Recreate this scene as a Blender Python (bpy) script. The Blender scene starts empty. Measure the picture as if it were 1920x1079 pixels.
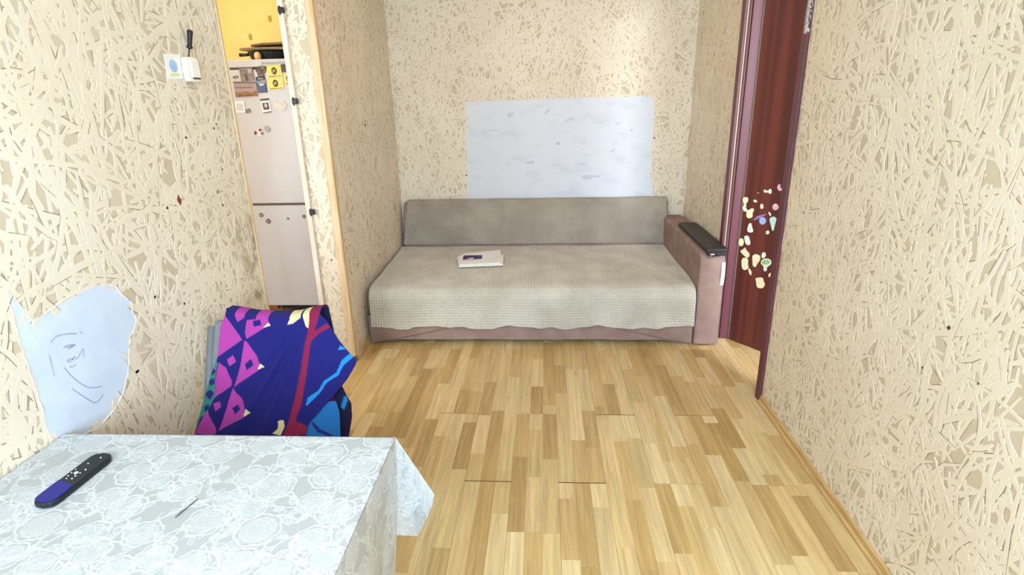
import bpy, bmesh, math, random
import numpy as np
from mathutils import Vector, Matrix
random.seed(7); RNG = np.random.default_rng(7)
SC = bpy.context.scene
COL = SC.collection
def lin(c):
    return tuple((v/255/12.92 if v/255 <= .04045 else ((v/255+.055)/1.055)**2.4) for v in c)
# ---------------------------------------------------------------- camera
cam_d = bpy.data.cameras.new('camera'); cam = bpy.data.objects.new('camera', cam_d); COL.objects.link(cam)
cam_d.sensor_width = 36; cam_d.sensor_fit = 'HORIZONTAL'; cam_d.lens = 19.768; cam_d.clip_start = .02
RIGHT, DOWN, FWD = (.99822, .05503, -.02293), (-.00412, -.32001, -.94741), (-.05948, .94581, -.31921)
cam.matrix_world = Matrix(((RIGHT[0], -DOWN[0], -FWD[0], 0), (RIGHT[1], -DOWN[1], -FWD[1], 0), (RIGHT[2], -DOWN[2], -FWD[2], 1.5), (0, 0, 0, 1)))
SC.camera = cam
# ---------------------------------------------------------------- world, lights, exposure
W = bpy.data.worlds.new('daylight'); SC.world = W; W.use_nodes = True
W.node_tree.nodes['Background'].inputs[0].default_value = (.75, .86, 1, 1)
W.node_tree.nodes['Background'].inputs[1].default_value = 1.0
def area(name, loc, target, sx, sy, power, col):
    d = bpy.data.lights.new(name, 'AREA'); d.shape = 'RECTANGLE'; d.size = sx; d.size_y = sy; d.energy = power; d.color = col
    o = bpy.data.objects.new(name, d); COL.objects.link(o); o.location = loc
    o.rotation_euler = (Vector(target)-Vector(loc)).to_track_quat('-Z', 'Y').to_euler(); return o
area('window_daylight', (0, -1.05, 1.55), (0, 3, .9), 1.7, 1.4, 158, (.63, .83, 1))        # daylight through the window behind the viewer
area('warm_back_fill', (-.05, 3.1, 2.55), (-.05, 3.1, 0), .6, .6, 7, (1, .58, .22))       # added warm fill for the back of the room, no real fitting
area('fridge_fill', (-2.6, 1.1, 1.2), (-1.9, 3.7, .9), .8, 1.2, 42, (.84, .91, 1))     # added unseen fill that evens the light on the fridge
area('next_room_daylight', (2.0, .15, 1.6), (1.35, 3.1, .1), 1.0, 1.3, 215, (.86, .93, 1))  # window of the room behind the open door
area('kitchen_wall_fill', (-2.3, 3.3, 2.5), (-2.0, 4.4, 1.6), .4, .4, 6, (1, .88, .66))          # added fill to brighten the yellow kitchen wall
SC.view_settings.view_transform = 'Standard'; SC.view_settings.look = 'None'
SC.view_settings.gamma = 1; SC.view_settings.use_curve_mapping = False
SC.view_settings.exposure = 0.0
# ---------------------------------------------------------------- measurements (metres)
T_PINK=[[(-1.0551, 0.8419), (-0.9905, 0.7709), (-1.0694, 0.7204), (-1.0665, 0.8113)], [(-1.0221, 0.8419), (-0.982, 0.8398), (-1.011, 0.8215)], [(-0.981, 0.8276), (-0.9092, 0.8357), (-0.9007, 0.8154), (-0.9767, 0.7729), (-0.9828, 0.7911)], [(-0.9832, 0.7668), (-0.9762, 0.7668), (-0.9114, 0.6962), (-1.0007, 0.6391), (-0.9893, 0.6987)], [(-1.037, 0.7125), (-1.0172, 0.7266), (-1.0048, 0.7066), (-1.0261, 0.6938)], [(-1.0642, 0.7044), (-1.0397, 0.6905), (-1.0132, 0.6509), (-1.0122, 0.6391), (-1.0693, 0.6032), (-1.0702, 0.6665)], [(-1.0028, 0.6371), (-0.9516, 0.5728), (-0.9595, 0.5571), (-1.0493, 0.5079), (-1.025, 0.5722)], [(-1.0702, 0.5875), (-1.0455, 0.5955), (-1.0397, 0.5819), (-1.0592, 0.568)], [(-1.089, 0.5658), (-1.057, 0.5175), (-1.0576, 0.4981), (-1.1311, 0.4974), (-1.1055, 0.5442)]]
T_NAVY=[[(-0.9598, 0.8256), (-0.9344, 0.8296), (-0.9285, 0.8134), (-0.9539, 0.8093)], [(-0.9756, 0.7007), (-0.9558, 0.7147), (-0.943, 0.6988), (-0.965, 0.6848)], [(-1.007, 0.5762), (-0.9894, 0.5861), (-0.9747, 0.5745), (-0.994, 0.5588)]]
T_CREAM=[[(-0.9232, 0.8053), (-0.9058, 0.8215), (-0.8959, 0.8134)], [(-0.9284, 0.689), (-0.9182, 0.7069), (-0.9081, 0.695)], [(-0.9597, 0.5591), (-0.9524, 0.5825), (-0.9408, 0.569)], [(-0.8403, 0.8154), (-0.8323, 0.8356), (-0.7932, 0.8397), (-0.822, 0.8194)], [(-0.791, 0.8417), (-0.769, 0.8457), (-0.7679, 0.8053), (-0.7775, 0.8113)], [(-0.8691, 0.5058), (-0.8519, 0.5194), (-0.8534, 0.5406), (-0.8354, 0.5427), (-0.8297, 0.5254), (-0.8416, 0.5003)]]
T_CRIMSON=[[(-0.7664, 0.8559), (-0.734, 0.8558), (-0.7413, 0.8234), (-0.7491, 0.7993), (-0.7605, 0.7591), (-0.7709, 0.6679), (-0.7836, 0.5818), (-0.799, 0.5391), (-0.8171, 0.539), (-0.7993, 0.6128), (-0.7861, 0.6915), (-0.7789, 0.7591), (-0.7698, 0.7992)], [(-0.761, 0.7671), (-0.7578, 0.7912), (-0.7111, 0.8194), (-0.6976, 0.8073), (-0.7325, 0.7912), (-0.7543, 0.7712)], [(-0.8345, 0.4965), (-0.8172, 0.5409), (-0.7991, 0.5411), (-0.7617, 0.5203), (-0.7468, 0.4974)]]
T_LIGHTBLUE=[[(-0.77, 0.5819), (-0.7645, 0.6014), (-0.7316, 0.6211), (-0.7151, 0.6485), (-0.6756, 0.6722), (-0.6593, 0.7078), (-0.6309, 0.7296), (-0.6212, 0.7178), (-0.654, 0.692), (-0.6684, 0.6644), (-0.7057, 0.6427), (-0.7267, 0.6133), (-0.7524, 0.5898), (-0.7666, 0.5781)], [(-0.6724, 0.7394), (-0.664, 0.7533), (-0.6452, 0.7414)]]
T_TEAL=[[(-1.0795, 0.7184), (-1.0678, 0.7024), (-1.0725, 0.6665), (-1.0693, 0.6032), (-1.089, 0.5658), (-1.1055, 0.5442), (-1.1276, 0.509), (-1.1345, 0.509), (-1.107, 0.6109)]]
T_TEALNAVY=[[(-1.084, 0.6903), (-1.0713, 0.6784), (-1.0818, 0.6664), (-1.094, 0.6724)], [(-1.0967, 0.6505), (-1.0765, 0.6585), (-1.0728, 0.6427), (-1.0883, 0.6347)], [(-1.107, 0.6109), (-1.0897, 0.6248), (-1.0726, 0.615), (-1.0869, 0.5933)], [(-1.1038, 0.5755), (-1.0883, 0.5835), (-1.0849, 0.5717), (-1.1, 0.5599)], [(-1.1147, 0.5442), (-1.1016, 0.5521), (-1.1129, 0.5247), (-1.1253, 0.5091)]]
T_LEFT=[(-1.0539, 0.8448), (-1.0665, 0.8113), (-1.0692, 0.7184), (-1.0833, 0.6824), (-1.0976, 0.6346), (-1.1095, 0.5872), (-1.1229, 0.5324), (-1.1295, 0.5051), (-1.1393, 0.4626)]
T_RIGHT=[(-0.7335, 0.8469), (-0.7068, 0.8234), (-0.6718, 0.7713), (-0.6378, 0.7316), (-0.6117, 0.7079), (-0.6155, 0.6921), (-0.6427, 0.6489), (-0.6767, 0.6097), (-0.7194, 0.5668), (-0.7598, 0.526), (-0.7651, 0.503), (-0.7673, 0.4667)]
T_TOP=[(-1.0539, 0.8448), (-1.022, 0.8407), (-0.9673, 0.8317), (-0.8971, 0.8296), (-0.8275, 0.8324), (-0.768, 0.8445), (-0.7336, 0.8485)]
T_B=[(-0.771, 0.5095), (-0.7473, 0.5331), (-0.6908, 0.5845), (-0.6771, 0.5846), (-0.664, 0.5533), (-0.6575, 0.4892), (-0.6555, 0.4526), (-0.7674, 0.4513), (-0.7863, 0.4976)]
T_BL=[(-0.7537, 0.5252), (-0.747, 0.5272), (-0.7229, 0.506), (-0.6764, 0.4871), (-0.6991, 0.4869), (-0.7316, 0.4982)]
T_C=[(-0.7417, 0.6125), (-0.6713, 0.6129), (-0.6558, 0.5847), (-0.6397, 0.5607), (-0.6363, 0.5207), (-0.6429, 0.4671), (-0.641, 0.4297), (-0.7404, 0.4286), (-0.7562, 0.5398)]
T_CL=[(-0.6737, 0.5524), (-0.6605, 0.5847), (-0.6525, 0.5847), (-0.6524, 0.5646), (-0.663, 0.5425)]
T_CC=[(-0.7133, 0.5662), (-0.6976, 0.5804), (-0.6889, 0.5483)]
STICKERS=[('cream', [(-0.0036, 0.9151), (0.0315, 0.9195), (0.033, 0.8896), (0.021, 0.8826), (0.027, 0.8531), (0.012, 0.851), (0.0081, 0.8822), (-0.002, 0.8897)]), ('white', [(-0.0018, 0.8694), (0.0127, 0.8579), (0.0326, 0.8506), (0.031, 0.8334), (0.0097, 0.8323)]), ('cream', [(0.0297, 0.8434), (0.0483, 0.8461), (0.0616, 0.8594), (0.0768, 0.8569), (0.0772, 0.8423), (0.0692, 0.829), (0.0754, 0.8098), (0.0547, 0.795), (0.0334, 0.8019), (0.0326, 0.8201)]), ('white', [(0.1237, 0.9714), (0.1338, 0.9758), (0.1416, 0.9702), (0.1554, 0.9731), (0.1609, 0.984), (0.1719, 0.9801), (0.1749, 0.9582), (0.165, 0.9538), (0.1533, 0.962), (0.1362, 0.958), (0.1266, 0.9607)]), ('pink', [(0.2042, 1.0059), (0.2161, 1.0179), (0.2234, 1.0049), (0.2193, 0.995), (0.2395, 0.9955), (0.2368, 0.9814), (0.2206, 0.9763), (0.2054, 0.9872)]), ('cream', [(0.0654, 0.9053), (0.0772, 0.9114), (0.0926, 0.9055), (0.0903, 0.8953), (0.0718, 0.8962)]), ('white', [(0.1135, 0.8853), (0.1229, 0.8958), (0.1353, 0.8838), (0.1342, 0.8652), (0.1178, 0.8629)]), ('pink', [(0.1883, 0.8847), (0.1964, 0.9026), (0.2131, 0.9068), (0.2287, 0.8929), (0.2244, 0.8744), (0.2083, 0.8662), (0.1935, 0.8725)]), ('white', [(0.1683, 0.8505), (0.1763, 0.8543), (0.1898, 0.8375), (0.184, 0.8287)]), ('lilac', [(0.0747, 0.786), (0.1004, 0.817), (0.1225, 0.8271), (0.1658, 0.8423), (0.1366, 0.8193), (0.1099, 0.8005)]), ('blue', [(0.1182, 0.7931), (0.1245, 0.8121), (0.1423, 0.8202), (0.1613, 0.8067), (0.1621, 0.7903), (0.1463, 0.773), (0.1261, 0.7776)]), ('iceblue', [(0.1804, 0.8131), (0.1925, 0.8281), (0.213, 0.8313), (0.225, 0.8202), (0.2208, 0.8), (0.2132, 0.7381), (0.1931, 0.7822)]), ('cream', [(0.1682, 0.7334), (0.1739, 0.7444), (0.1858, 0.7465), (0.193, 0.7358), (0.1866, 0.7247), (0.1738, 0.7237)]), ('white', [(0.0546, 0.7657), (0.0704, 0.7724), (0.0779, 0.7492), (0.092, 0.721), (0.0651, 0.7127), (0.0489, 0.7201), (0.0501, 0.741)]), ('cream', [(-0.0002, 0.6588), (0.0163, 0.6717), (0.0319, 0.6649), (0.0368, 0.6378), (0.0264, 0.6216), (0.006, 0.6211)]), ('white', [(0.0302, 0.6855), (0.0596, 0.6958), (0.0725, 0.6727), (0.0818, 0.6468), (0.0673, 0.6348), (0.0489, 0.6402)]), ('cream', [(0.0146, 0.5894), (0.0376, 0.6063), (0.0481, 0.6218), (0.0581, 0.6035), (0.0873, 0.5851), (0.0734, 0.5559), (0.0488, 0.5662)]), ('cream', [(0.0315, 0.5481), (0.065, 0.5612), (0.0782, 0.5478), (0.0794, 0.5197), (0.0882, 0.499), (0.0636, 0.478), (0.0415, 0.4857)]), ('cream', [(0.0847, 0.496), (0.092, 0.4998), (0.1105, 0.4808), (0.1078, 0.4537), (0.0915, 0.4726)]), ('cream', [(0.1008, 0.581), (0.1253, 0.596), (0.1537, 0.589), (0.1543, 0.5614), (0.1399, 0.5407), (0.1321, 0.5136), (0.1128, 0.5168), (0.1066, 0.5471)]), ('white', [(0.1608, 0.6077), (0.174, 0.6187), (0.1885, 0.6081), (0.1826, 0.5815), (0.1609, 0.5788)]), ('tree', [(0.1594, 0.5451), (0.1659, 0.5688), (0.1896, 0.5837), (0.2186, 0.5826), (0.2296, 0.5646), (0.2201, 0.5453), (0.2034, 0.5345), (0.2051, 0.5107), (0.193, 0.5029), (0.1834, 0.509), (0.1834, 0.5312)]), ('cream', [(0.2158, 0.4855), (0.2288, 0.5074), (0.2329, 0.4932), (0.2276, 0.4732)]), ('cream', [(0.1372, 0.4504), (0.1869, 0.4657), (0.1919, 0.4445), (0.2049, 0.4302), (0.1988, 0.4039), (0.1742, 0.3923), (0.153, 0.3987), (0.1468, 0.4293)]), ('dot', [(0.0899, 0.9544), (0.0973, 0.9533), (0.0953, 0.9466), (0.0877, 0.9489)])]
TREEIN=[(0.1664, 0.5481), (0.1723, 0.5654), (0.1906, 0.5764), (0.2137, 0.5768), (0.2211, 0.5641), (0.212, 0.5517), (0.1806, 0.5417)]
MAG={'yel1': [(-1.7628, 1.7302), (-1.6644, 1.7351), (-1.6677, 1.6627), (-1.7657, 1.6598)], 'yel2': [(-1.7679, 1.6572), (-1.6668, 1.6574), (-1.6702, 1.5904), (-1.7694, 1.5847)], 'yel3': [(-1.6568, 1.6837), (-1.5952, 1.6874), (-1.5969, 1.6182), (-1.6577, 1.6143)], 'dark': [(-1.6688, 1.7368), (-1.605, 1.7377), (-1.6035, 1.6903), (-1.6676, 1.6892)], 'bear': [(-1.8387, 1.7121), (-1.8214, 1.7275), (-1.8004, 1.7312), (-1.7778, 1.7275), (-1.7678, 1.7103), (-1.775, 1.6919), (-1.7846, 1.6869), (-1.7864, 1.6656), (-1.8324, 1.6641), (-1.8278, 1.6906), (-1.8381, 1.6988)], 'blue': [(-1.8456, 1.6655), (-1.7846, 1.6693), (-1.7833, 1.5715), (-1.8426, 1.5702)], 'sepia': [(-1.9454, 1.7201), (-1.857, 1.7242), (-1.8536, 1.6432), (-1.9433, 1.6417)], 'land': [(-1.998, 1.643), (-1.8486, 1.6378), (-1.849, 1.5502), (-1.9983, 1.5454)], 'oval': [(-1.9993, 1.6672), (-1.9827, 1.6774), (-1.962, 1.678), (-1.957, 1.6699), (-1.9729, 1.6606), (-1.9932, 1.659)], 'frame': [(-2.0091, 1.5194), (-1.9463, 1.5207), (-1.951, 1.4546), (-2.0115, 1.4515)], 'framein': [(-2.0034, 1.5082), (-1.9572, 1.51), (-1.9596, 1.4631), (-2.0019, 1.4612)], 'grey': [(-1.9494, 1.4701), (-1.9186, 1.4749), (-1.9127, 1.451), (-1.9479, 1.4451)], 'port': [(-1.8339, 1.5171), (-1.776, 1.5196), (-1.7749, 1.4535), (-1.8338, 1.4476)], 'portin': [(-1.8279, 1.5071), (-1.7864, 1.5105), (-1.7857, 1.4676), (-1.8249, 1.4646)], 'porttop': [(-1.8391, 1.5319), (-1.7792, 1.536), (-1.7792, 1.5251), (-1.8377, 1.5226)], 'portbot': [(-1.8338, 1.4476), (-1.7757, 1.4563), (-1.7786, 1.4492), (-1.8309, 1.4437)], 'heart': [(-1.7463, 1.5271), (-1.7308, 1.5131), (-1.7068, 1.5153), (-1.6849, 1.523), (-1.666, 1.4925), (-1.6791, 1.4653), (-1.7058, 1.4465), (-1.7358, 1.4637), (-1.7546, 1.4944)], 'ladyb': [(-1.904, 1.3359), (-1.8745, 1.3494), (-1.8523, 1.3377), (-1.8524, 1.3122), (-1.8714, 1.2966), (-1.8952, 1.2988), (-1.9071, 1.3076)], 'lb1': [(-1.9167, 1.322), (-1.9005, 1.3387), (-1.8939, 1.3244), (-1.8998, 1.3074), (-1.9139, 1.3134)], 'lb2': [(-1.8814, 1.3439), (-1.8625, 1.3492), (-1.8623, 1.3322), (-1.8778, 1.3297)], 'lb3': [(-1.8668, 1.3238), (-1.8512, 1.3264), (-1.8571, 1.3095), (-1.8692, 1.3097)], 'coin': [(-1.846, 1.3573), (-1.8294, 1.3665), (-1.8066, 1.3593), (-1.7996, 1.3395), (-1.8124, 1.3239), (-1.8327, 1.3288)]}
FLOWERS=[(-1.9602, 0.7736), (-1.9169, 0.7294), (-1.7749, 0.7465), (-1.6595, 0.7601)]
PL_LEFT=[(1.087, 1.1342), (1.0979, 1.1188), (1.1074, 1.0918), (1.1152, 1.0647), (1.1265, 1.0398), (1.1468, 1.0461), (1.1806, 1.0561), (1.2273, 1.0626), (1.2701, 1.0651), (1.3148, 1.0657), (1.3582, 1.0545), (1.3827, 1.0358), (1.4004, 1.0028), (1.421, 0.9854), (1.4185, 0.9485), (1.4257, 0.9251), (1.4107, 0.9056), (1.3878, 0.8948), (1.37, 0.8567), (1.3548, 0.8123), (1.3253, 0.7652), (1.2859, 0.7355), (1.2433, 0.7199), (1.1999, 0.7143), (1.1527, 0.7228), (1.0798, 0.7618), (1.0752, 0.7831), (1.0783, 0.8395), (1.08, 0.891), (1.0779, 0.9684), (1.0802, 1.0247), (1.083, 1.0872)]
SCRIB=[[(1.1628, 0.9112), (1.1689, 0.8923), (1.1842, 0.8613), (1.206, 0.8306), (1.229, 0.8156), (1.2556, 0.8084)], [(1.1634, 0.8539), (1.1823, 0.8248), (1.2082, 0.7883), (1.2201, 0.7765), (1.2336, 0.7786), (1.2517, 0.7882)], [(1.1489, 0.9773), (1.1568, 0.9867), (1.1819, 0.9888), (1.2313, 0.9675)], [(1.1351, 0.9578), (1.136, 0.94), (1.1324, 0.9155), (1.1334, 0.8973)], [(1.1744, 0.9525), (1.1908, 0.9561), (1.2035, 0.9481), (1.2162, 0.9468), (1.197, 0.9443), (1.1796, 0.9456), (1.208, 0.946)], [(1.1725, 0.9176), (1.1897, 0.9229), (1.1914, 0.9129), (1.2013, 0.9264), (1.199, 0.9046), (1.2223, 0.9257), (1.2344, 0.9293), (1.2229, 0.9115), (1.2262, 0.9053)], [(1.1786, 0.9056), (1.181, 0.8975), (1.2022, 0.8984), (1.1919, 0.8989)], [(1.2333, 0.9735), (1.2407, 0.9635)], [(1.176, 0.9204), (1.1828, 0.9103), (1.1912, 0.9198), (1.1959, 0.9107)], [(1.1779, 0.9553), (1.1932, 0.9483), (1.2114, 0.9481)]]
PL_BACK=[(-0.6042, 1.4818), (-0.2828, 1.4873), (0.1646, 1.4941), (0.4302, 1.4964), (0.6939, 1.4962), (0.8122, 1.4901), (0.8223, 1.3133), (0.8222, 1.1567), (0.8222, 0.9963), (0.836, 0.9599), (0.826, 0.878), (0.8518, 0.7946), (0.8633, 0.6728), (-0.6195, 0.6919), (-0.6278, 0.816), (-0.6146, 0.891), (-0.6145, 1.0298), (-0.6062, 1.2551)]
LATCH=[(-1.3263, 1.9456), (-1.3197, 1.511), (-1.3096, 0.9211)]
SWITCH=[(1.8998, 1.6537), (1.9752, 1.6586), (1.971, 1.5744), (1.8717, 1.5721)]
SWP=[(1.8906, 1.6492), (1.9749, 1.6502), (1.9716, 1.5824), (1.8875, 1.5759)]
ROCK=[(1.9226, 1.6397), (1.9674, 1.64), (1.9698, 1.589), (1.9211, 1.5854)]
SCREW=[(1.9428, 1.7309), (1.9286, 1.6788), (1.9224, 1.6533), (1.9202, 1.7246)]
STK=[(1.7913, 1.6528), (1.8731, 1.6563), (1.8643, 1.5837), (1.7911, 1.5795)]
STKIN=[(1.8333, 1.6376), (1.8446, 1.6098)]
LSPOT=[(1.8221, 1.4035), (1.9903, 1.4233), (1.7217, 1.2179), (1.6582, 1.2042), (2.0119, 1.4368), (1.9961, 1.2804), (1.94, 1.2087), (1.9798, 1.1183), (1.5177, 0.9631), (1.6387, 0.8962), (1.9574, 1.1579)]
RSPOT=[(1.4783, 0.8802), (2.6058, 0.7563), (1.5419, 0.7273), (1.3375, 0.7854)]
PSPOT=[(3.7368, 1.3555), (3.7336, 1.3789)]
# ---------------------------------------------------------------- helpers
MATS = {}
def mat(name, rgb, rough=.6, var=.06, nscale=30, bump=0, bscale=200, metal=0, stretch=(1, 1, 1), rgb2=None, ramp=(.35, .65), coat=0):
    """principled material; base colour wanders between rgb and rgb2 by a noise in metres"""
    if name in MATS: return MATS[name]
    m = bpy.data.materials.new(name); m.use_nodes = True; t = m.node_tree; n = t.nodes; p = n['Principled BSDF']
    p.inputs['Roughness'].default_value = rough; p.inputs['Metallic'].default_value = metal; p.inputs['Coat Weight'].default_value = coat
    a = lin(rgb); b = lin(rgb2) if rgb2 else tuple(max(0, v*(1-var)) for v in a)
    tc = n.new('ShaderNodeNewGeometry'); mp = n.new('ShaderNodeMapping'); mp.inputs['Scale'].default_value = stretch
    t.links.new(tc.outputs['Position'], mp.inputs['Vector'])
    nz = n.new('ShaderNodeTexNoise'); nz.inputs['Scale'].default_value = nscale; nz.inputs['Detail'].default_value = 5
    t.links.new(mp.outputs[0], nz.inputs['Vector'])
    r = n.new('ShaderNodeValToRGB'); e = r.color_ramp.elements
    e[0].position, e[1].position = ramp; e[0].color = (*a, 1); e[1].color = (*b, 1)
    t.links.new(nz.outputs['Fac'], r.inputs[0]); t.links.new(r.outputs[0], p.inputs['Base Color'])
    if bump:
        bn = n.new('ShaderNodeTexNoise'); bn.inputs['Scale'].default_value = bscale; bn.inputs['Detail'].default_value = 3
        t.links.new(mp.outputs[0], bn.inputs['Vector'])
        bp = n.new('ShaderNodeBump'); bp.inputs['Strength'].default_value = bump; bp.inputs['Distance'].default_value = .004
        t.links.new(bn.outputs['Fac'], bp.inputs['Height']); t.links.new(bp.outputs[0], p.inputs['Normal'])
    m['out'] = 1; MATS[name] = m; return m
def attr_mat(name, rough=.7, grain=None, gstr=.25, bump=0, bscale=300):
    """colour comes from the mesh's own colour layer 'print' (pieces of wood, woven or printed pattern); noise adds grain"""
    m = bpy.data.materials.new(name); m.use_nodes = True; t = m.node_tree; n = t.nodes; p = n['Principled BSDF']
    p.inputs['Roughness'].default_value = rough
    at = n.new('ShaderNodeAttribute'); at.attribute_name = 'print'; col = at.outputs['Color']
    g = n.new('ShaderNodeNewGeometry')
    if grain:
        mp = n.new('ShaderNodeMapping'); mp.inputs['Scale'].default_value = grain
        sh = n.new('ShaderNodeVectorMath'); sh.operation = 'SCALE'; sh.inputs['Scale'].default_value = 7
        ad = n.new('ShaderNodeVectorMath'); ad.operation = 'ADD'
        t.links.new(at.outputs['Color'], sh.inputs[0]); t.links.new(g.outputs['Position'], mp.inputs[0])
        t.links.new(sh.outputs[0], ad.inputs[0]); t.links.new(mp.outputs[0], ad.inputs[1])
        nz = n.new('ShaderNodeTexNoise'); nz.inputs['Scale'].default_value = 1; nz.inputs['Detail'].default_value = 6; nz.inputs['Roughness'].default_value = .65
        nz.inputs['Distortion'].default_value = .6
        t.links.new(ad.outputs[0], nz.inputs['Vector'])
        r = n.new('ShaderNodeMapRange'); r.inputs[1].default_value = .3; r.inputs[2].default_value = .7
        r.inputs[3].default_value = 1-gstr; r.inputs[4].default_value = 1+gstr*.45
        t.links.new(nz.outputs['Fac'], r.inputs[0])
        mx = n.new('ShaderNodeVectorMath'); mx.operation = 'SCALE'
        t.links.new(col, mx.inputs[0]); t.links.new(r.outputs[0], mx.inputs['Scale']); col = mx.outputs[0]
    t.links.new(col, p.inputs['Base Color'])
    if bump:
        bn = n.new('ShaderNodeTexNoise'); bn.inputs['Scale'].default_value = bscale
        t.links.new(g.outputs['Position'], bn.inputs['Vector'])
        b = n.new('ShaderNodeBump'); b.inputs['Strength'].default_value = bump; b.inputs['Distance'].default_value = .003
        t.links.new(bn.outputs['Fac'], b.inputs['Height']); t.links.new(b.outputs[0], p.inputs['Normal'])
    return m
def world_loc(o):
    v = Vector((0, 0, 0))
    while o is not None: v += o.location; o = o.parent
    return v
def link(name, me, mats, parent=None):
    o = bpy.data.objects.new(name, me); COL.objects.link(o)
    for m in (mats if isinstance(mats, (list, tuple)) else [mats]): me.materials.append(m)
    if parent is not None: o.parent = parent
    return o
def obj(name, bm, mats, parent=None, smooth=False, loc=None):
    """ONE mesh object from a bmesh in world metres; origin at loc, or at the parent's place"""
    base = world_loc(parent) if parent is not None else Vector((0, 0, 0))
    org = Vector(loc) if loc is not None else base
    bmesh.ops.translate(bm, verts=bm.verts, vec=-org)
    bmesh.ops.recalc_face_normals(bm, faces=bm.faces)
    me = bpy.data.meshes.new(name); bm.to_mesh(me); bm.free()
    if smooth: me.shade_smooth()
    o = link(name, me, mats, parent); o.location = org-base
    return o
def grid_obj(name, P, mats, parent=None, colors=None, smooth=True, cells=None, loc=None):
    """one mesh from one or more (rows, cols, 3) vertex grids; colors the same shape"""
    if isinstance(P, np.ndarray): P = [P]; colors = [colors] if colors is not None else None
    org = np.array(loc if loc is not None else (world_loc(parent) if parent is not None else (0, 0, 0)), float)
    V = []; F = []; Cc = []; off = 0
    for k, g in enumerate(P):
        h, w = g.shape[:2]; idx = np.arange(h*w).reshape(h, w)+off
        q = np.stack([idx[:-1, :-1], idx[:-1, 1:], idx[1:, 1:], idx[1:, :-1]], -1).reshape(-1, 4)
        V.append(g.reshape(-1, 3)); F.append(q); off += h*w
        if colors is not None: Cc.append(colors[k].reshape(-1, 3))
    return raw_obj(name, np.concatenate(V)-org, np.concatenate(F), mats, parent, np.concatenate(Cc) if colors is not None else None, smooth, org)
def raw_obj(name, V, F, mats, parent=None, vcol=None, smooth=False, org=(0, 0, 0), fmat=None):
    me = bpy.data.meshes.new(name)
    me.vertices.add(len(V)); me.vertices.foreach_set('co', V.astype(np.float32).ravel())
    me.loops.add(F.size); me.loops.foreach_set('vertex_index', F.astype(np.int32).ravel())
    me.polygons.add(len(F)); me.polygons.foreach_set('loop_start', np.arange(0, F.size, F.shape[1], dtype=np.int32))
    if fmat is not None: me.polygons.foreach_set('material_index', fmat.astype(np.int32))
    me.update(calc_edges=True); me.validate()
    (me.shade_smooth if smooth else me.shade_flat)()
    if vcol is not None:
        a = me.color_attributes.new('print', 'FLOAT_COLOR', 'POINT')
        a.data.foreach_set('color', np.concatenate([vcol, np.ones((len(vcol), 1))], 1).astype(np.float32).ravel())
    o = link(name, me, mats, parent)
    base = world_loc(parent) if parent is not None else Vector((0, 0, 0))
    o.location = Vector(org)-base
    return o
def box(bm, x0, x1, y0, y1, z0, z1, bev=0, seg=2, mi=0):
    t = bmesh.new(); r = bmesh.ops.create_cube(t, size=1)
    for v in t.verts: v.co = Vector(((x0+x1)/2+v.co.x*(x1-x0), (y0+y1)/2+v.co.y*(y1-y0), (z0+z1)/2+v.co.z*(z1-z0)))
    if bev: bmesh.ops.bevel(t, geom=t.edges[:], offset=bev, segments=seg, affect='EDGES', profile=.5)
    merge(bm, t, mi)
def merge(bm, t, mi=0):
    mp = {v: bm.verts.new(v.co) for v in t.verts}
    for f in t.faces:
        try: g = bm.faces.new([mp[v] for v in f.verts]); g.material_index = mi; g.smooth = f.smooth
        except ValueError: pass
    t.free()
def prism(bm, pts, axis, d0, d1, bev=0, mi=0, fn=None):
    """extrude a 2-D outline along an axis: 'x' -> pts are (y,z); 'y' -> (x,z); 'z' -> (x,y)"""
    def to(p, d): return {'x': (d, p[0], p[1]), 'y': (p[0], d, p[1]), 'z': (p[0], p[1], d)}[axis]
    t = bmesh.new()
    a = [t.verts.new(to(p, d0)) for p in pts]; b = [t.verts.new(to(p, d1)) for p in pts]
    n = len(pts); t.faces.new(a); t.faces.new(b[::-1])
    for i in range(n): t.faces.new((a[i], b[i], b[(i+1) % n], a[(i+1) % n]))
    if fn:
        for v in t.verts: v.co = Vector(fn(*v.co))
    bmesh.ops.recalc_face_normals(t, faces=t.faces)
    if bev: bmesh.ops.bevel(t, geom=[e for e in t.edges], offset=bev, segments=2, affect='EDGES', profile=.5)
    merge(bm, t, mi)
def tube(bm, pts, r, seg=8, mi=0, cap=True):
    t = bmesh.new(); rings = []
    rr = r if isinstance(r, (list, tuple)) else [r]*len(pts)
    for i, p in enumerate(pts):
        d = (Vector(pts[min(i+1, len(pts)-1)])-Vector(pts[max(i-1, 0)])).normalized()
        u = d.orthogonal().normalized() if abs(d.z) < .9 else d.cross(Vector((0, 1, 0))).normalized(); v = d.cross(u)
        rings.append([t.verts.new(Vector(p)+rr[i]*(u*math.cos(2*math.pi*k/seg)+v*math.sin(2*math.pi*k/seg))) for k in range(seg)])
    for a, b in zip(rings, rings[1:]):
        for k in range(seg): t.faces.new((a[k], a[(k+1) % seg], b[(k+1) % seg], b[k])).smooth = True
    if cap: t.faces.new(rings[0]); t.faces.new(rings[-1])
    bmesh.ops.recalc_face_normals(t, faces=t.faces); merge(bm, t, mi)
def round_poly(pts, it=2):
    p = [tuple(q) for q in pts]
    for _ in range(it):
        p = [q for i in range(len(p)) for q in (tuple(.75*np.array(p[i])+.25*np.array(p[(i+1) % len(p)])), tuple(.25*np.array(p[i])+.75*np.array(p[(i+1) % len(p)])))]
    return p
def circle(cx, cy, rx, ry=None, n=20): return [(cx+rx*math.cos(2*math.pi*i/n), cy+(ry or rx)*math.sin(2*math.pi*i/n)) for i in range(n)]
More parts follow.
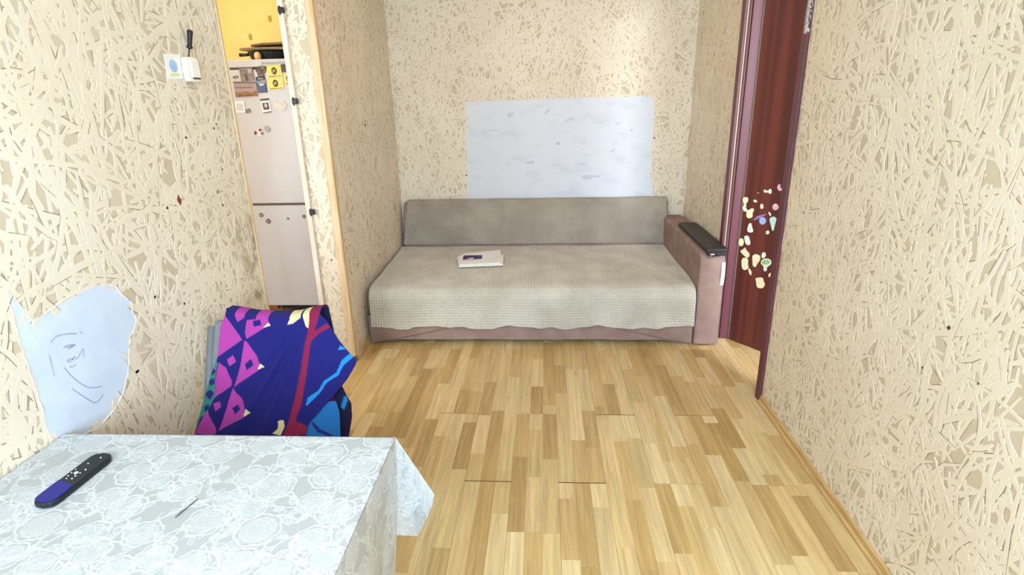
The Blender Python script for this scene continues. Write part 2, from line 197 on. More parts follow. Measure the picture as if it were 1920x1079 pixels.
def inside(px, py, poly):
    c = np.zeros(px.shape, bool); n = len(poly)
    for i in range(n):
        x1, y1 = poly[i]; x2, y2 = poly[(i+1) % n]
        if y1 == y2: continue
        c ^= ((y1 > py) != (y2 > py)) & (px < (x2-x1)*(py-y1)/(y2-y1)+x1)
    return c
def noise1(x, seed, octs=3, f=1.0):
    r = np.random.default_rng(seed); out = np.zeros_like(np.asarray(x, float)); a = 1
    for k in range(octs):
        out += a*np.sin(np.asarray(x)*f*2*np.pi*(1.9**k)*(1+.2*r.random())+r.random()*6.28); a *= .55
    return out
def noise2(x, y, seed, n=6, f=1.0):
    r = np.random.default_rng(seed); out = np.zeros_like(x)
    for k in range(n):
        t = r.random()*6.28; ff = f*(.6+1.2*r.random()); out += np.sin((x*np.cos(t)+y*np.sin(t))*ff*6.283+r.random()*6.28)
    return out/n
def tag(o, label, cat, group=None, kind=None):
    o['label'] = label; o['category'] = cat
    if group: o['group'] = group
    if kind: o['kind'] = kind
    return o
def thing(name, loc, label, cat, group=None):
    o = bpy.data.objects.new(name, None); o.empty_display_size = .05; COL.objects.link(o); o.location = loc
    return tag(o, label, cat, group)
def structure(o, label=None):
    o['kind'] = 'structure'
    if label: o['label'] = label
    return o

# ---------------------------------------------------------------- the room
XL, XR, YB = -1.163, 1.097, 4.48
XK, XH = -1.325, 1.197                      # far faces of the two side walls
ZC = 2.6
M_GROUND = mat('wallpaper_ground', (206, 189, 164), .75, nscale=2.2, rgb2=(197, 178, 151))
M_STRAND = mat('wallpaper_raised_strand', (229, 215, 194), .62, nscale=2.5, rgb2=(222, 206, 183))
def rubbed(m):
    t = m.node_tree; n = t.nodes; p = n['Principled BSDF']; src = p.inputs['Base Color'].links[0].from_socket
    g = n.new('ShaderNodeNewGeometry'); sp = n.new('ShaderNodeSeparateXYZ'); t.links.new(g.outputs['Position'], sp.inputs[0])
    def rng(sock, a, b):
        r = n.new('ShaderNodeMapRange'); r.interpolation_type = 'SMOOTHSTEP'; r.inputs[1].default_value = a; r.inputs[2].default_value = b; t.links.new(sock, r.inputs[0]); return r.outputs[0]
    def mul(a, b):
        q = n.new('ShaderNodeMath'); q.operation = 'MULTIPLY'; t.links.new(a, q.inputs[0]); t.links.new(b, q.inputs[1]); return q.outputs[0]
    nz = n.new('ShaderNodeTexNoise'); nz.inputs['Scale'].default_value = 16; nz.inputs['Detail'].default_value = 6; t.links.new(g.outputs['Position'], nz.inputs['Vector'])
    f = mul(mul(rng(sp.outputs['Y'], 1.93, 2.13), rng(sp.outputs['Y'], 2.40, 2.39)), mul(rng(sp.outputs['Z'], 1.35, .95), rng(nz.outputs['Fac'], .42, .68)))
    f = mul(f, rng(sp.outputs['X'], -.9, -1.0))
    mx = n.new('ShaderNodeMix'); mx.data_type = 'RGBA'; t.links.new(f, mx.inputs[0]); t.links.new(src, mx.inputs[6]); mx.inputs[7].default_value = (*lin((150, 138, 112)), 1)
    t.links.new(mx.outputs[2], p.inputs['Base Color'])
rubbed(M_GROUND); rubbed(M_STRAND)
M_EDGE_LINE = mat('wallpaper_edge_line', (164, 148, 124), .75, nscale=3, rgb2=(150, 132, 106))  # darker tone of the lines beside the sticks
M_CEIL = mat('ceiling_whitewash', (240, 238, 232), .9, var=.04, bump=.1)
M_PLASTER = mat('bare_plaster', (206, 214, 228), .8, nscale=14, rgb2=(196, 206, 222), bump=.15, bscale=40)

def strands(u0, u1, v0, v1, density, seed, cut=None, seg=4, hmax=.0011):
    """embossed sticks of the wallpaper: curved raised ribbons laid over a u-v rectangle; returns u, v, h and quads"""
    r = np.random.default_rng(seed); n = int((u1-u0)*(v1-v0)*density)
    cu = r.uniform(u0, u1, n); cv = r.uniform(v0, v1, n)
    th = np.where(r.random(n) < .40, r.normal(np.pi/2, .45, n), r.uniform(0, np.pi, n))
    L = np.clip(r.gamma(5, .031, n), .05, .34); w = r.uniform(.0042, .0088, n); bend = r.normal(0, .5, n)
    h = r.uniform(.0005, hmax, n)
    s = np.linspace(-.5, .5, seg+1)
    ang = th[:, None]+bend[:, None]*s[None, :]
    du = np.cos(ang)*L[:, None]/seg; dv = np.sin(ang)*L[:, None]/seg
    pu = cu[:, None]+np.cumsum(du, 1)-np.sum(du, 1)[:, None]/2; pv = cv[:, None]+np.cumsum(dv, 1)-np.sum(dv, 1)[:, None]/2
    nu, nv = -np.sin(ang), np.cos(ang)
    prof = ((-1.0, 0.), (-.86, 1.), (.86, 1.), (1.0, 0.))
    tap = np.ones(seg+1); tap[0] = tap[-1] = .55
    U = np.stack([pu+nu*w[:, None]*tap*a for a, _ in prof], -1); Vv = np.stack([pv+nv*w[:, None]*tap*a for a, _ in prof], -1)
    Hh = np.stack([np.broadcast_to(h[:, None]*b, pu.shape) for _, b in prof], -1)
    idx = np.arange(U.size).reshape(U.shape)
    q = np.stack([idx[:, :-1, :-1], idx[:, :-1, 1:], idx[:, 1:, 1:], idx[:, 1:, :-1]], -1)
    keep = np.ones(q.shape[:3], bool)
    mu = (pu[:, :-1]+pu[:, 1:])/2; mv = (pv[:, :-1]+pv[:, 1:])/2
    k2 = (mu > u0-.01) & (mu < u1+.01) & (mv > v0) & (mv < v1)
    if cut is not None: k2 &= ~inside(mu, mv, cut)
    keep &= k2[:, :, None]
    # groove beside about half of the sticks: a narrow flat line, darker in colour, along part of one edge
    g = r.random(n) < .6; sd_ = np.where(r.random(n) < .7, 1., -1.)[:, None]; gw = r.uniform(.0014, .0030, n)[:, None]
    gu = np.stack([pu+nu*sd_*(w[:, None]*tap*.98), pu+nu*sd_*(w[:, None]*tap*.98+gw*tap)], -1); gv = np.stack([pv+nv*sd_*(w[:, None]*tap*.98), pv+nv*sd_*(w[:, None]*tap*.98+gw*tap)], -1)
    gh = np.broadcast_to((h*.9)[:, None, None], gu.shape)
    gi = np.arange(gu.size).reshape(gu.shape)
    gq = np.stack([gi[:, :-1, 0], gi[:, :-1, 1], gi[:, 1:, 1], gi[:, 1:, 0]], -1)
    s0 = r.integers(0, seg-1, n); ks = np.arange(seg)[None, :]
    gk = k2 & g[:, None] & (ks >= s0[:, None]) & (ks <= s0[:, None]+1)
    edge_line = (np.clip(gu, u0, u1).ravel(), np.clip(gv, v0, v1).ravel(), gh.ravel()+.0001, gq[gk].reshape(-1, 4))
    return np.clip(U, u0, u1).ravel(), np.clip(Vv, v0, v1).ravel(), Hh.ravel()+.0001, q[keep].reshape(-1, 4), edge_line
def wall_mesh(name, boxes, faces, label=None):
    """plain wall slabs and the embossed paper on their visible faces, as one wall"""
    V = []; F = []; FM = []; off = 0
    for (x0, x1, y0, y1, z0, z1) in boxes:
        V.append(np.array([(x, y, z) for x in (x0, x1) for y in (y0, y1) for z in (z0, z1)], float))
        F.append(np.array([(0, 1, 3, 2), (4, 6, 7, 5), (0, 4, 5, 1), (2, 3, 7, 6), (0, 2, 6, 4), (1, 5, 7, 3)])+off); FM.append(np.zeros(6)); off += 8
    for (axis, val, sgn, u0, u1, v0, v1, dens, seed, cut) in faces:
        u, v, h, q, edge_line = strands(u0, u1, v0, v1, dens, seed, cut)
        for k, (u, v, h, q) in enumerate(((u, v, h, q), edge_line)):
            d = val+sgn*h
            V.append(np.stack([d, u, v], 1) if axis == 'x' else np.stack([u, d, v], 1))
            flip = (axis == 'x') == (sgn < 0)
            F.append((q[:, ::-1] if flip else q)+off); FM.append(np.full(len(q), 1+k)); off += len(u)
    o = raw_obj(name, np.concatenate(V), np.concatenate(F), [M_GROUND, M_STRAND, M_EDGE_LINE], fmat=np.concatenate(FM))
    return structure(o, label)
D = 980
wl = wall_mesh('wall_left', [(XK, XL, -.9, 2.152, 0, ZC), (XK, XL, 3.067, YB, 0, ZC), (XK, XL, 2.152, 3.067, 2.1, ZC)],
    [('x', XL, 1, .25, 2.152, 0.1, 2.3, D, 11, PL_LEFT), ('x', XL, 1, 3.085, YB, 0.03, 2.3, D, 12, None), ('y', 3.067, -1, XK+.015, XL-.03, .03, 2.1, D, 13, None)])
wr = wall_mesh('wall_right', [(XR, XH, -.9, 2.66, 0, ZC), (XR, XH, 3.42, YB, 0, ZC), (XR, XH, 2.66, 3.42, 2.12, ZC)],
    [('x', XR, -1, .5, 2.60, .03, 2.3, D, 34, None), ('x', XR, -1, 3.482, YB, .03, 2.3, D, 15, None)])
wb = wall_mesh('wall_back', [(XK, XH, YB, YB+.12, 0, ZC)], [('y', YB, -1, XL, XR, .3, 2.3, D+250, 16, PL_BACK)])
def plain_wall(name, boxes, m):
    bm = bmesh.new()
    for b in boxes: box(bm, *b)
    return structure(obj(name, bm, m))
M_KWALL = mat('yellow_kitchen_paint', (252, 234, 152), .7, nscale=6, rgb2=(250, 226, 138), bump=.05)
plain_wall('wall_front', [(XK, -.9, -1.02, -.9, 0, ZC), (.9, XH, -1.02, -.9, 0, ZC), (-.9, .9, -1.02, -.9, 0, .82), (-.9, .9, -1.02, -.9, 2.3, ZC)], M_GROUND)
kw = plain_wall('wall_kitchen', [(-3.1, XK, YB, YB+.12, 0, ZC), (-3.2, -3.1, 1, YB+.12, 0, ZC), (-3.1, XK, .9, 1, 0, ZC)], M_KWALL)
plain_wall('wall_next_room', [(3.3, 3.4, -.1, YB+.12, 0, ZC), (XH, 3.4, YB, YB+.12, 0, ZC), (XH, 3.4, -.1, 0, 0, ZC)], M_GROUND)
plain_wall('ceiling', [(-3.2, 3.4, -1.02, YB+.12, ZC, ZC+.1)], M_CEIL)
# window behind the viewer: frame and sill only, its light comes in from outside
bm = bmesh.new()
for b in ((-.9, -.84, -1.00, -.92, .82, 2.3), (.84, .9, -1.00, -.92, .82, 2.3), (-.9, .9, -1.00, -.92, .82, .88), (-.9, .9, -1.00, -.92, 2.24, 2.3), (-.03, .03, -1.00, -.92, .82, 2.3)): box(bm, *b, bev=.004)
M_WHITE = mat('white_gloss_paint', (238, 234, 226), .4, var=.05)
structure(obj('window_1', bm, M_WHITE))

# floor: laminate boards, each three printed strips wide
M_SUB = mat('floor_gap', (92, 66, 36), .9)
bm = bmesh.new(); box(bm, XK, 3.3, -.9, YB, -.1, -.012)
fl = structure(obj('floor', bm, M_SUB))
bm = bmesh.new(); box(bm, -3.1, XK, 1, YB, -.1, -.001)
structure(obj('floor', bm, mat('brown_kitchen_lino', (142, 82, 40), .5, nscale=8, rgb2=(112, 60, 28))))
M_BOARD = attr_mat('laminate_oak', .42, grain=(55, 2.6, 1), gstr=.30)
BW, X0, BL = .1942, -.3387, 1.287
TONES = [tuple(int((v*.78+m*.22)*1.02) for v, m in zip(c, (210, 180, 127))) for c in [(214, 184, 132), (208, 176, 122), (220, 192, 142), (196, 162, 106), (226, 200, 152), (204, 172, 116), (178, 142, 86), (212, 182, 128), (188, 152, 96), (216, 188, 138)]]
def board(x0, x1, y0, y1, gap):
    r = RNG; V = []; F = []; CO = []
    g = .0004
    xs = np.linspace(x0+g, x1-g, 4)
    for k in range(3):
        y = y0+.0003; first = True
        while y < y1-gap-1e-4:
            e = min(y+(r.uniform(.06, .42) if first else r.uniform(.30, .46)), y1-gap)
            if y1-gap-e < .05: e = y1-gap
            first = False
            c = np.array(lin(TONES[r.integers(len(TONES))]))*r.uniform(.93, 1.06)
            b = len(V); V += [(xs[k], y, 0), (xs[k+1], y, 0), (xs[k+1], e, 0), (xs[k], e, 0)]; F.append((b, b+1, b+2, b+3)); CO += [c]*4
            y = e
    b = len(V); c = np.array(lin((120, 84, 44)))
    V += [(x0+g, y0+.0003, 0), (x1-g, y0+.0003, 0), (x1-g, y1-gap, 0), (x0+g, y1-gap, 0), (x0+g, y0+.0003, -.009), (x1-g, y0+.0003, -.009), (x1-g, y1-gap, -.009), (x0+g, y1-gap, -.009)]
    F += [(b, b+4, b+5, b+1), (b+1, b+5, b+6, b+2), (b+2, b+6, b+7, b+3), (b+3, b+7, b+4, b), (b+7, b+6, b+5, b+4)]; CO += [c]*8
    org = np.array((x0, y0, 0)); V = np.array(V)-org
    return raw_obj('floor_board', V, np.array(F), M_BOARD, fl, np.array(CO), False, org)
for i in range(-5, 12):
    a, b = X0+i*BW, X0+(i+1)*BW
    if a > 2.0: break
    lo, hi = (-.9, YB) if b <= XH+.05 else (1.6, YB)
    a = max(a, XK+.165 if True else a)
    ph = 1.94 if i % 2 == 0 else 2.463
    ys = [ph+k*BL for k in range(-3, 4)]
    ys = [lo]+[y for y in ys if lo+.1 < y < hi-.1]+[hi]
    for y0, y1 in zip(ys, ys[1:]):
        gp = {(0, 1.94): .0045, (2, 1.94): .005, (3, 2.463): .004, (-1, 2.463): .0022, (5, 2.463): .002}.get((i, round(y1, 3)), .0005)
        board(a, b, y0, y1, gp)

# skirting, corner strips
M_OAK = mat('oak_skirting', (206, 170, 118), .45, nscale=3, stretch=(30, 2, 30), rgb2=(178, 138, 84))
def skirting(name, pts_profile, y0, y1, m, axis='y'):
    bm = bmesh.new(); prism(bm, pts_profile, 'y', y0, y1); return structure(obj(name, bm, m))
skirting('baseboard_right', [(XR, 0), (XR-.022, 0), (XR-.021, .012), (XR-.012, .016), (XR-.010, .034), (XR-.004, .040), (XR, .040)], -.89, 2.597, M_OAK)
skirting('baseboard_right', [(XR, 0), (XR-.020, 0), (XR-.018, .02), (XR-.006, .038), (XR, .038)], 3.484, YB, M_OAK)
skirting('baseboard_left', [(XL, 0), (XL+.020, 0), (XL+.018, .02), (XL+.006, .038), (XL, .038)], 3.075, YB, mat('worn_pale_skirting', (214, 186, 146), .5, nscale=9, rgb2=(186, 150, 104)))
skirting('baseboard_left', [(XL, 0), (XL+.020, 0), (XL+.018, .02), (XL+.006, .038), (XL, .038)], -.89, 2.14, M_OAK)
bm = bmesh.new(); box(bm, XK+.01, XL+.012, 3.047, 3.067, 0, .03, bev=.004)
structure(obj('baseboard_doorway', bm, mat('brown_skirting_end', (150, 88, 52), .5, rgb2=(96, 52, 30))))
M_TRIM = mat('pale_wood_strip', (226, 198, 160), .55, nscale=4, stretch=(20, 20, 1.5), rgb2=(208, 172, 126))
bm = bmesh.new(); prism(bm, [(XL-.035, 3.067), (XL-.035, 3.055), (XL+.006, 3.055), (XL+.006, 3.092), (XL, 3.092), (XL, 3.067)], 'z', .03, 2.1, bev=.0015)
structure(obj('trim_1', bm, M_TRIM))
bm = bmesh.new(); box(bm, XK-.012, XK+.016, 3.05, 3.10, .0, 2.1, bev=.003)
t2 = structure(obj('trim_2', bm, mat('whitewashed_strip', (240, 228, 214), .55, rgb2=(222, 204, 184), nscale=6)))
M_BLACK = mat('black_metal', (26, 26, 34), .45)
for (x, z) in LATCH:
    bm = bmesh.new(); box(bm, x-.006, x+.020, 3.040, 3.066, z-.014, z+.014, bev=.003); box(bm, x-.004, x+.004, 3.046, 3.052, z-.022, z+.02, bev=.001)
    obj('latch_plate', bm, M_BLACK, t2)
bm = bmesh.new(); box(bm, XK-.004, XL-.03, 2.152, 2.163, .0, 2.1, bev=.002); box(bm, XL-.032, XL+.003, 2.140, 2.155, .0, 2.1, bev=.002, mi=1)
t3 = structure(obj('trim_3', bm, [mat('brown_door_rebate', (158, 122, 80), .6, rgb2=(128, 94, 58), nscale=9), M_TRIM]))
for z in (1.955, 1.735):
    bm = bmesh.new(); box(bm, XK-.006, XK+.05, 2.158, 2.170, z-.035, z+.035, bev=.002); obj('hinge_plate', bm, M_WHITE, t3)
for (x, z) in ((-2.03, 2.10), (-1.66, 1.99), (-2.20, 1.98), (-1.80, 1.93)):
    bm = bmesh.new(); box(bm, x-.012, x+.012, YB-.002, YB, z-.02, z+.02); obj('paint_fleck', bm, mat('ochre_fleck', (205, 165, 50), .7), kw)

# bare plaster where the paper is torn off
bm = bmesh.new(); prism(bm, PL_LEFT, 'x', XL, XL+.0006)
pp = obj('plaster_patch', bm, M_PLASTER, wl); pp['label'] = 'bare white plaster where wallpaper is torn away'
bm = bmesh.new()
for s in SCRIB:
    ps = [(XL+.0008, y, z) for y, z in s]; dense = []
    for a, b in zip(ps, ps[1:]): dense += [tuple(np.array(a)+(np.array(b)-np.array(a))*k/4) for k in range(4)]
    dense.append(ps[-1]); sm = [tuple((np.array(dense[max(i-2, 0)])+np.array(dense[i])+np.array(dense[min(i+2, len(dense)-1)]))/3) for i in range(len(dense))]
    tube(bm, sm, .0009, 5)
o = obj('pencil_scribble', bm, mat('pencil_violet', (138, 136, 186), .8), pp)
# rim of torn paper
def rim(poly, fn, rad, name, par, m, seed):
    bm = bmesh.new(); r = random.Random(seed); P = []
    n = len(poly)
    for i in range(n):
        a, b = np.array(poly[i]), np.array(poly[(i+1) % n]); k = max(2, int(np.linalg.norm(b-a)/.014))
        for j in range(k): P.append(a+(b-a)*j/k+np.array((r.uniform(-.003, .003), r.uniform(-.003, .003))))
    pts = [fn(*p) for p in P]; tube(bm, pts+[pts[0]], [r.uniform(rad*.4, rad) for _ in range(len(pts)+1)], 6)
    return obj(name, bm, m, par)
M_TORN = mat('torn_paper', (236, 228, 212), .8)
rim(PL_LEFT, lambda y, z: (XL+.0006, y, z), .0022, 'torn_paper_edge', wl, M_TORN, 3)
M_PL2 = mat('whitewashed_plaster', (216, 218, 226), .75, nscale=6, stretch=(1, 1, 1.8), rgb2=(196, 200, 214), ramp=(.52, .85), bump=.1, bscale=30)
bm = bmesh.new(); prism(bm, PL_BACK, 'y', YB, YB-.0008)
pb = obj('plaster_patch', bm, M_PL2, wb); pb['label'] = 'white painted plaster rectangle with bluish smears'
rim(PL_BACK[:-5]+PL_BACK[-5:], lambda x, z: (x, YB-.0008, z), .002, 'torn_paper_edge', wb, M_TORN, 4)
M_SMEAR = mat('blue_grey_smear', (176, 182, 206), .8, nscale=60, rgb2=(206, 210, 222))
for (x, z, w, h, a) in ((-.26, 1.38, .035, .02, .2), (-.40, 1.27, .05, .006, 0), (-.12, 1.02, .05, .014, .15), (.18, 1.335, .05, .012, .35), (.10, 1.16, .025, .014, .3), (.52, 1.10, .03, .012, .7), (.55, 1.30, .03, .008, .2), (.28, 1.0, .06, .008, 0), (.35, .90, .09, .018, .05), (.66, 1.25, .014, .012, .4), (.02, 1.40, .03, .01, .9)):
    bm = bmesh.new(); r = random.Random(int(x*1000)); P = []
    for k in range(14):
        t = k/14*6.283; q = r.uniform(.5, 1); u, v = w*math.cos(t)*q, h*math.sin(t)*q; P.append((x+u*math.cos(a)-v*math.sin(a), z+u*math.sin(a)+v*math.cos(a)))
    prism(bm, round_poly(P, 1), 'y', YB-.0008, YB-.0011); obj('paint_smear', bm, M_SMEAR, pb)
# small stains and holes on the paper
def spot(par, fn, u, v, r0, m, seed, el=1.0):
    r = random.Random(seed); bm = bmesh.new(); P = [(u+math.cos(k/9*6.283)*r0*r.uniform(.5, 1.1), v+math.sin(k/9*6.283)*r0*el*r.uniform(.5, 1.1)) for k in range(9)]
    fn(bm, P); obj('wall_stain', bm, m, par)
M_DARK = mat('dark_stain', (70, 58, 46), .9); M_RED = mat('red_brown_stain', (128, 54, 36), .8)
for k, (y, z) in enumerate(LSPOT):
    spot(wl, lambda bm, P: prism(bm, P, 'x', XL, XL+.0021), y, z, (.005, .005, .010, .006, .004, .004, .004, .004, .006, .006, .005)[k], M_RED if k == 2 else M_DARK, k, 1.7 if k == 2 else 1.1)
for k, (y, z) in enumerate(RSPOT):
    spot(wr, lambda bm, P: prism(bm, P, 'x', XR, XR-.0021), y, z, (.008, .005, .004, .004)[k], M_DARK, 40+k)
for k, (y, z) in enumerate(PSPOT):
    spot(wl, lambda bm, P: prism(bm, P, 'x', XL, XL+.0021), y, z, (.013, .008)[k], M_DARK, 60+k, .9)

# ---------------------------------------------------------------- door on the right, standing open into the next room
M_MAHO = mat('mahogany_veneer', (98, 44, 38), .5, nscale=1, stretch=(16, 16, .35), rgb2=(72, 31, 29), ramp=(.38, .62))
M_CASE = mat('mahogany_casing', (104, 50, 62), .52, nscale=1, stretch=(40, 40, .5), rgb2=(90, 42, 52))
dr = bpy.data.objects.new('door_1', None); COL.objects.link(dr); dr.location = (XR, 3.0, 0); structure(dr, 'dark red-brown veneered door standing open behind the right wall')
HX, HY = 1.168, 3.383; DX, DY = .5965, -.8026; NX, NY = DY, -DX
def door_pt(s, d, z): return (HX+DX*s+NX*d, HY+DY*s+NY*d, z)
bm = bmesh.new(); prism(bm, [(0.004, .008), (.80, .008), (.80, 2.05), (.004, 2.05)], 'y', 0, -.038, bev=.002, fn=lambda s, d, z: door_pt(s, d, z))
leaf = obj('door_leaf', bm, M_MAHO, dr)
def case(name, bx, m=M_CASE):
    bm = bmesh.new()
    for b in bx: box(bm, *b, bev=.003)
    return obj(name, bm, m, dr)
case('door_casing', [(1.083, 1.097, 2.60, 2.655, 0, 2.13)]); case('door_casing', [(1.083, 1.097, 3.425, 3.482, 0, 2.13)]); case('door_casing', [(1.083, 1.097, 2.655, 3.425, 2.07, 2.13)])
case('door_jamb', [(1.097, XH, 2.655, 2.675, 0, 2.07)]); case('door_jamb', [(1.104, 1.112, 3.405, 3.425, 0, 2.07), (1.118, 1.17, 3.398, 3.425, 0, 2.07)]); case('door_jamb', [(1.097, XH, 2.675, 3.40, 2.05, 2.07)])
STC = {'cream': (248, 236, 196), 'white': (240, 234, 228), 'pink': (222, 178, 196), 'lilac': (150, 120, 180), 'blue': (150, 190, 240), 'iceblue': (190, 222, 222), 'tree': (228, 232, 224), 'dot': (230, 200, 170)}
for kind, P in STICKERS:
    bm = bmesh.new(); prism(bm, round_poly(P, 1), 'y', .0002, .0012, fn=lambda s, d, z: door_pt(s, d, z))
    s = obj('sticker', bm, mat('sticker_'+kind, STC[kind], .5, nscale=90, rgb2=tuple(int(c*.88) for c in STC[kind])), leaf)
    if kind == 'tree':
        s['label'] = 'round green tree sticker with a pale border'
    if kind == 'iceblue': s['label'] = 'pale blue cone-shaped sticker'
    if kind == 'blue': s['label'] = 'round light blue sticker'
bm = bmesh.new(); prism(bm, round_poly(TREEIN, 1), 'y', .0012, .0016, fn=lambda s, d, z: door_pt(s, d, z)); obj('sticker', bm, mat('sticker_green', (120, 170, 120), .5, nscale=80, rgb2=(150, 196, 140)), leaf)
bm = bmesh.new()
for k in range(16):
    z = 1.738+.20*k/15; t = bmesh.new(); bmesh.ops.create_icosphere(t, subdivisions=2, radius=1)
    for v in t.verts: v.co = Vector((1.086+v.co.x*.010, 2.615+random.uniform(-.01, .014)*.5+v.co.y*.016, z+v.co.z*.016))*1
    for f in t.faces: f.smooth = True
    merge(bm, t)
obj('filler_lump', bm, mat('grey_filler', (196, 190, 186), .85, nscale=70, rgb2=(150, 144, 142), bump=.5, bscale=150), dr, True)['label'] = 'rough grey-white filler smeared on the casing'

# ---------------------------------------------------------------- sofa
M_VELOUR = mat('mauve_velour', (158, 132, 124), .85, nscale=9, rgb2=(140, 114, 107), bump=.15, bscale=700)
sofa = thing('sofa', (-.05, 3.85, 0), 'mauve velour sofa with one armrest standing against the back wall', 'sofa')
sx0, sx1 = -1.138, .918
bm = bmesh.new(); box(bm, sx0+.01, sx1, 3.345, 4.455, .035, .20, bev=.01)
for x in (-1.0, .8):
    for y in (3.42, 4.36): box(bm, x-.03, x+.03, y-.03, y+.03, 0, .036)
obj('base', bm, mat('sofa_underside', (60, 44, 40), .9), sofa)
# loose front cloth of the base: the middle is drawn back and up under two slanting folds
nx, nz_ = 150, 30
xs = np.linspace(sx0, sx1, nx); G = np.zeros((nz_, nx, 3))
tl = np.clip((xs-sx0)/.62, 0, 1); trr = np.clip((sx1-xs)/.58, 0, 1)
zc = .005+.135*np.minimum(tl, trr)**1.1                              # the fold line
zb = np.where(np.minimum(tl, trr) < .22, .004, .024)
zb = .004+.021*np.clip((np.minimum(tl, trr)-.14)/.16, 0, 1)
for j in range(nz_):
    z = zb+(.20-zb)*j/(nz_-1)
    below = np.clip((zc-z)/.010, 0, 1)
    G[j] = np.stack([xs, 3.306+.016*below+.003*noise1(xs*1.3+z*2, 5), z], 1)
grid_obj('front_valance', G, M_VELOUR, sofa)
bm = bmesh.new(); box(bm, sx0, sx1, 3.302, 4.36, .195, .368, bev=.035, seg=4); obj('seat_cushion', bm, M_VELOUR, sofa, True)
bm = bmesh.new(); prism(bm, [(4.335, .20), (4.475, .20), (4.475, .712), (4.452, .728), (4.425, .722), (4.39, .64), (4.355, .45)], 'x', sx0+.005, .955, bev=.012); obj('backrest', bm, M_VELOUR, sofa)
bm = bmesh.new()
prism(bm, [(3.285, .006), (4.46, .006), (4.46, .60), (3.34, .594), (3.31, .585), (3.286, .55)], 'x', .924, 1.074, bev=.014)
ar = obj('armrest', bm, M_VELOUR, sofa)
bm = bmesh.new(); prism(bm, [(3.276, .51), (3.283, .545), (3.286, .40), (3.280, .42), (3.274, .46)], 'x', 1.05, 1.071); obj('armrest_tear', bm, mat('white_stuffing', (234, 232, 236), .9), ar)['label'] = 'white torn spot in the armrest front'
M_CAP = mat('dark_brown_lacquer', (40, 31, 29), .5, nscale=2, stretch=(30, 1, 1), rgb2=(30, 24, 24))
bm = bmesh.new(); prism(bm, [(.956, 3.285), (1.080, 3.285), (1.080, 4.03), (1.066, 4.045), (.970, 4.045), (.956, 4.03)], 'z', .602, .626, bev=.004); obj('armrest_cap', bm, M_CAP, ar)['label'] = 'dark brown lacquered board on the armrest'
bm = bmesh.new(); box(bm, .962, 1.070, 3.281, 3.33, .586, .603, bev=.003); box(bm, .975, 1.000, 3.272, 3.284, .574, .600, bev=.004, mi=1); box(bm, 1.012, 1.030, 3.274, 3.284, .582, .600, bev=.003)
obj('armrest_bracket', bm, [M_BLACK, mat('bright_chrome', (225, 228, 232), .15, metal=1)], ar)

# throws: waffle fleece, every bubble modelled
M_FLEECE = mat('grey_beige_fleece', (203, 196, 184), .95, nscale=5, rgb2=(186, 178, 165), bump=.25, bscale=900)
def waffle(name, xl, xr, prof, label, seedx, hem=0, pitch=.0178, amp=.0085):
    """prof: polyline (y,z); xl, xr: functions of arc fraction; each point is pushed out along the profile normal"""
    prof = np.array(prof); sl = np.r_[0, np.cumsum(np.hypot(*np.diff(prof, axis=0).T))]; Lt = sl[-1]
    nt = int(Lt/pitch*4)+1; nxx = int(2.06/pitch*4)+1
    s = np.linspace(0, Lt, nt); u = np.linspace(0, 1, nxx)
    S, U = np.meshgrid(s, u, indexing='ij')
    X = xl(S/Lt)*(1-U)+xr(S/Lt)*U
    if hem: S = S*(1-hem*np.clip((S/Lt-.75)/.25, 0, 1)*(.5+.5*noise1(X, seedx, 3, 1.7)/1.6))
    Y = np.interp(S, sl, prof[:, 0]); Z = np.interp(S, sl, prof[:, 1])
    e = .012; dy = np.interp(S+e, sl, prof[:, 0])-np.interp(S-e, sl, prof[:, 0]); dz = np.interp(S+e, sl, prof[:, 1])-np.interp(S-e, sl, prof[:, 1])
    q = np.hypot(dy, dz)+1e-9; ny, nz2 = -dz/q, dy/q
    warp = .006*noise2(X, S, seedx, 5, .9)
    b = np.abs(np.sin(np.pi*(X+warp)/pitch))*np.abs(np.sin(np.pi*(S+warp*.6)/pitch))
    hgt = amp*b**.8+.0045*(noise2(X, S, seedx+1, 7, 1.6)+.6)
    return X, Y, Z, S/Lt, U, ny, nz2, hgt
X, Y, Z, T, U, ny, nz2, hg = waffle('seat_throw', lambda t: -1.148+.036*np.clip(t/.75, 0, 1), lambda t: .945-.028*np.clip(t/.75, 0, 1),
    [(3.283, .112), (3.288, .20), (3.292, .315), (3.302, .345), (3.325, .366), (3.36, .376), (3.6, .378), (4.0, .376), (4.30, .379), (4.335, .381)][::-1], '', 21, hem=.022)
P = np.stack([X, Y-ny*hg*1.0, Z-nz2*hg*1.0], -1)
tag(grid_obj('seat_throw', P, M_FLEECE, loc=(0, 3.6, .37)), 'grey-beige waffle fleece throw spread over the sofa seat', 'throw')
X, Y, Z, T, U, ny, nz2, hg = waffle('backrest_throw', lambda t: -1.135+.05*t, lambda t: .948-.008*t,
    [(4.346, .402), (4.354, .45), (4.372, .56), (4.398, .66), (4.412, .715), (4.425, .735), (4.446, .742), (4.464, .735), (4.470, .70)], '', 33)
cr = np.clip(1-np.abs((X+1.10)-.11*(Z-.40)/.2)/.012, 0, 1)*np.clip((.66-Z)/.1, 0, 1)   # slanting crease at the left end
hg = hg+.012*cr
P = np.stack([X, Y-ny*0-np.abs(nz2)*0-hg*.9+.0, Z+0*hg], -1)
P[..., 2] += np.where(Z > .73, hg*.7, 0); P[..., 1] = np.minimum(P[..., 1], 4.472)
tag(grid_obj('backrest_throw', P, mat('shaded_fleece', (170, 160, 146), .95, nscale=4, rgb2=(150, 140, 127), bump=.25, bscale=900), loc=(0, 4.4, .56)), 'waffle fleece throw covering the sofa backrest, its colour darkened for shade', 'throw')  # darker copy of the seat fleece, backrest shade put into the colour

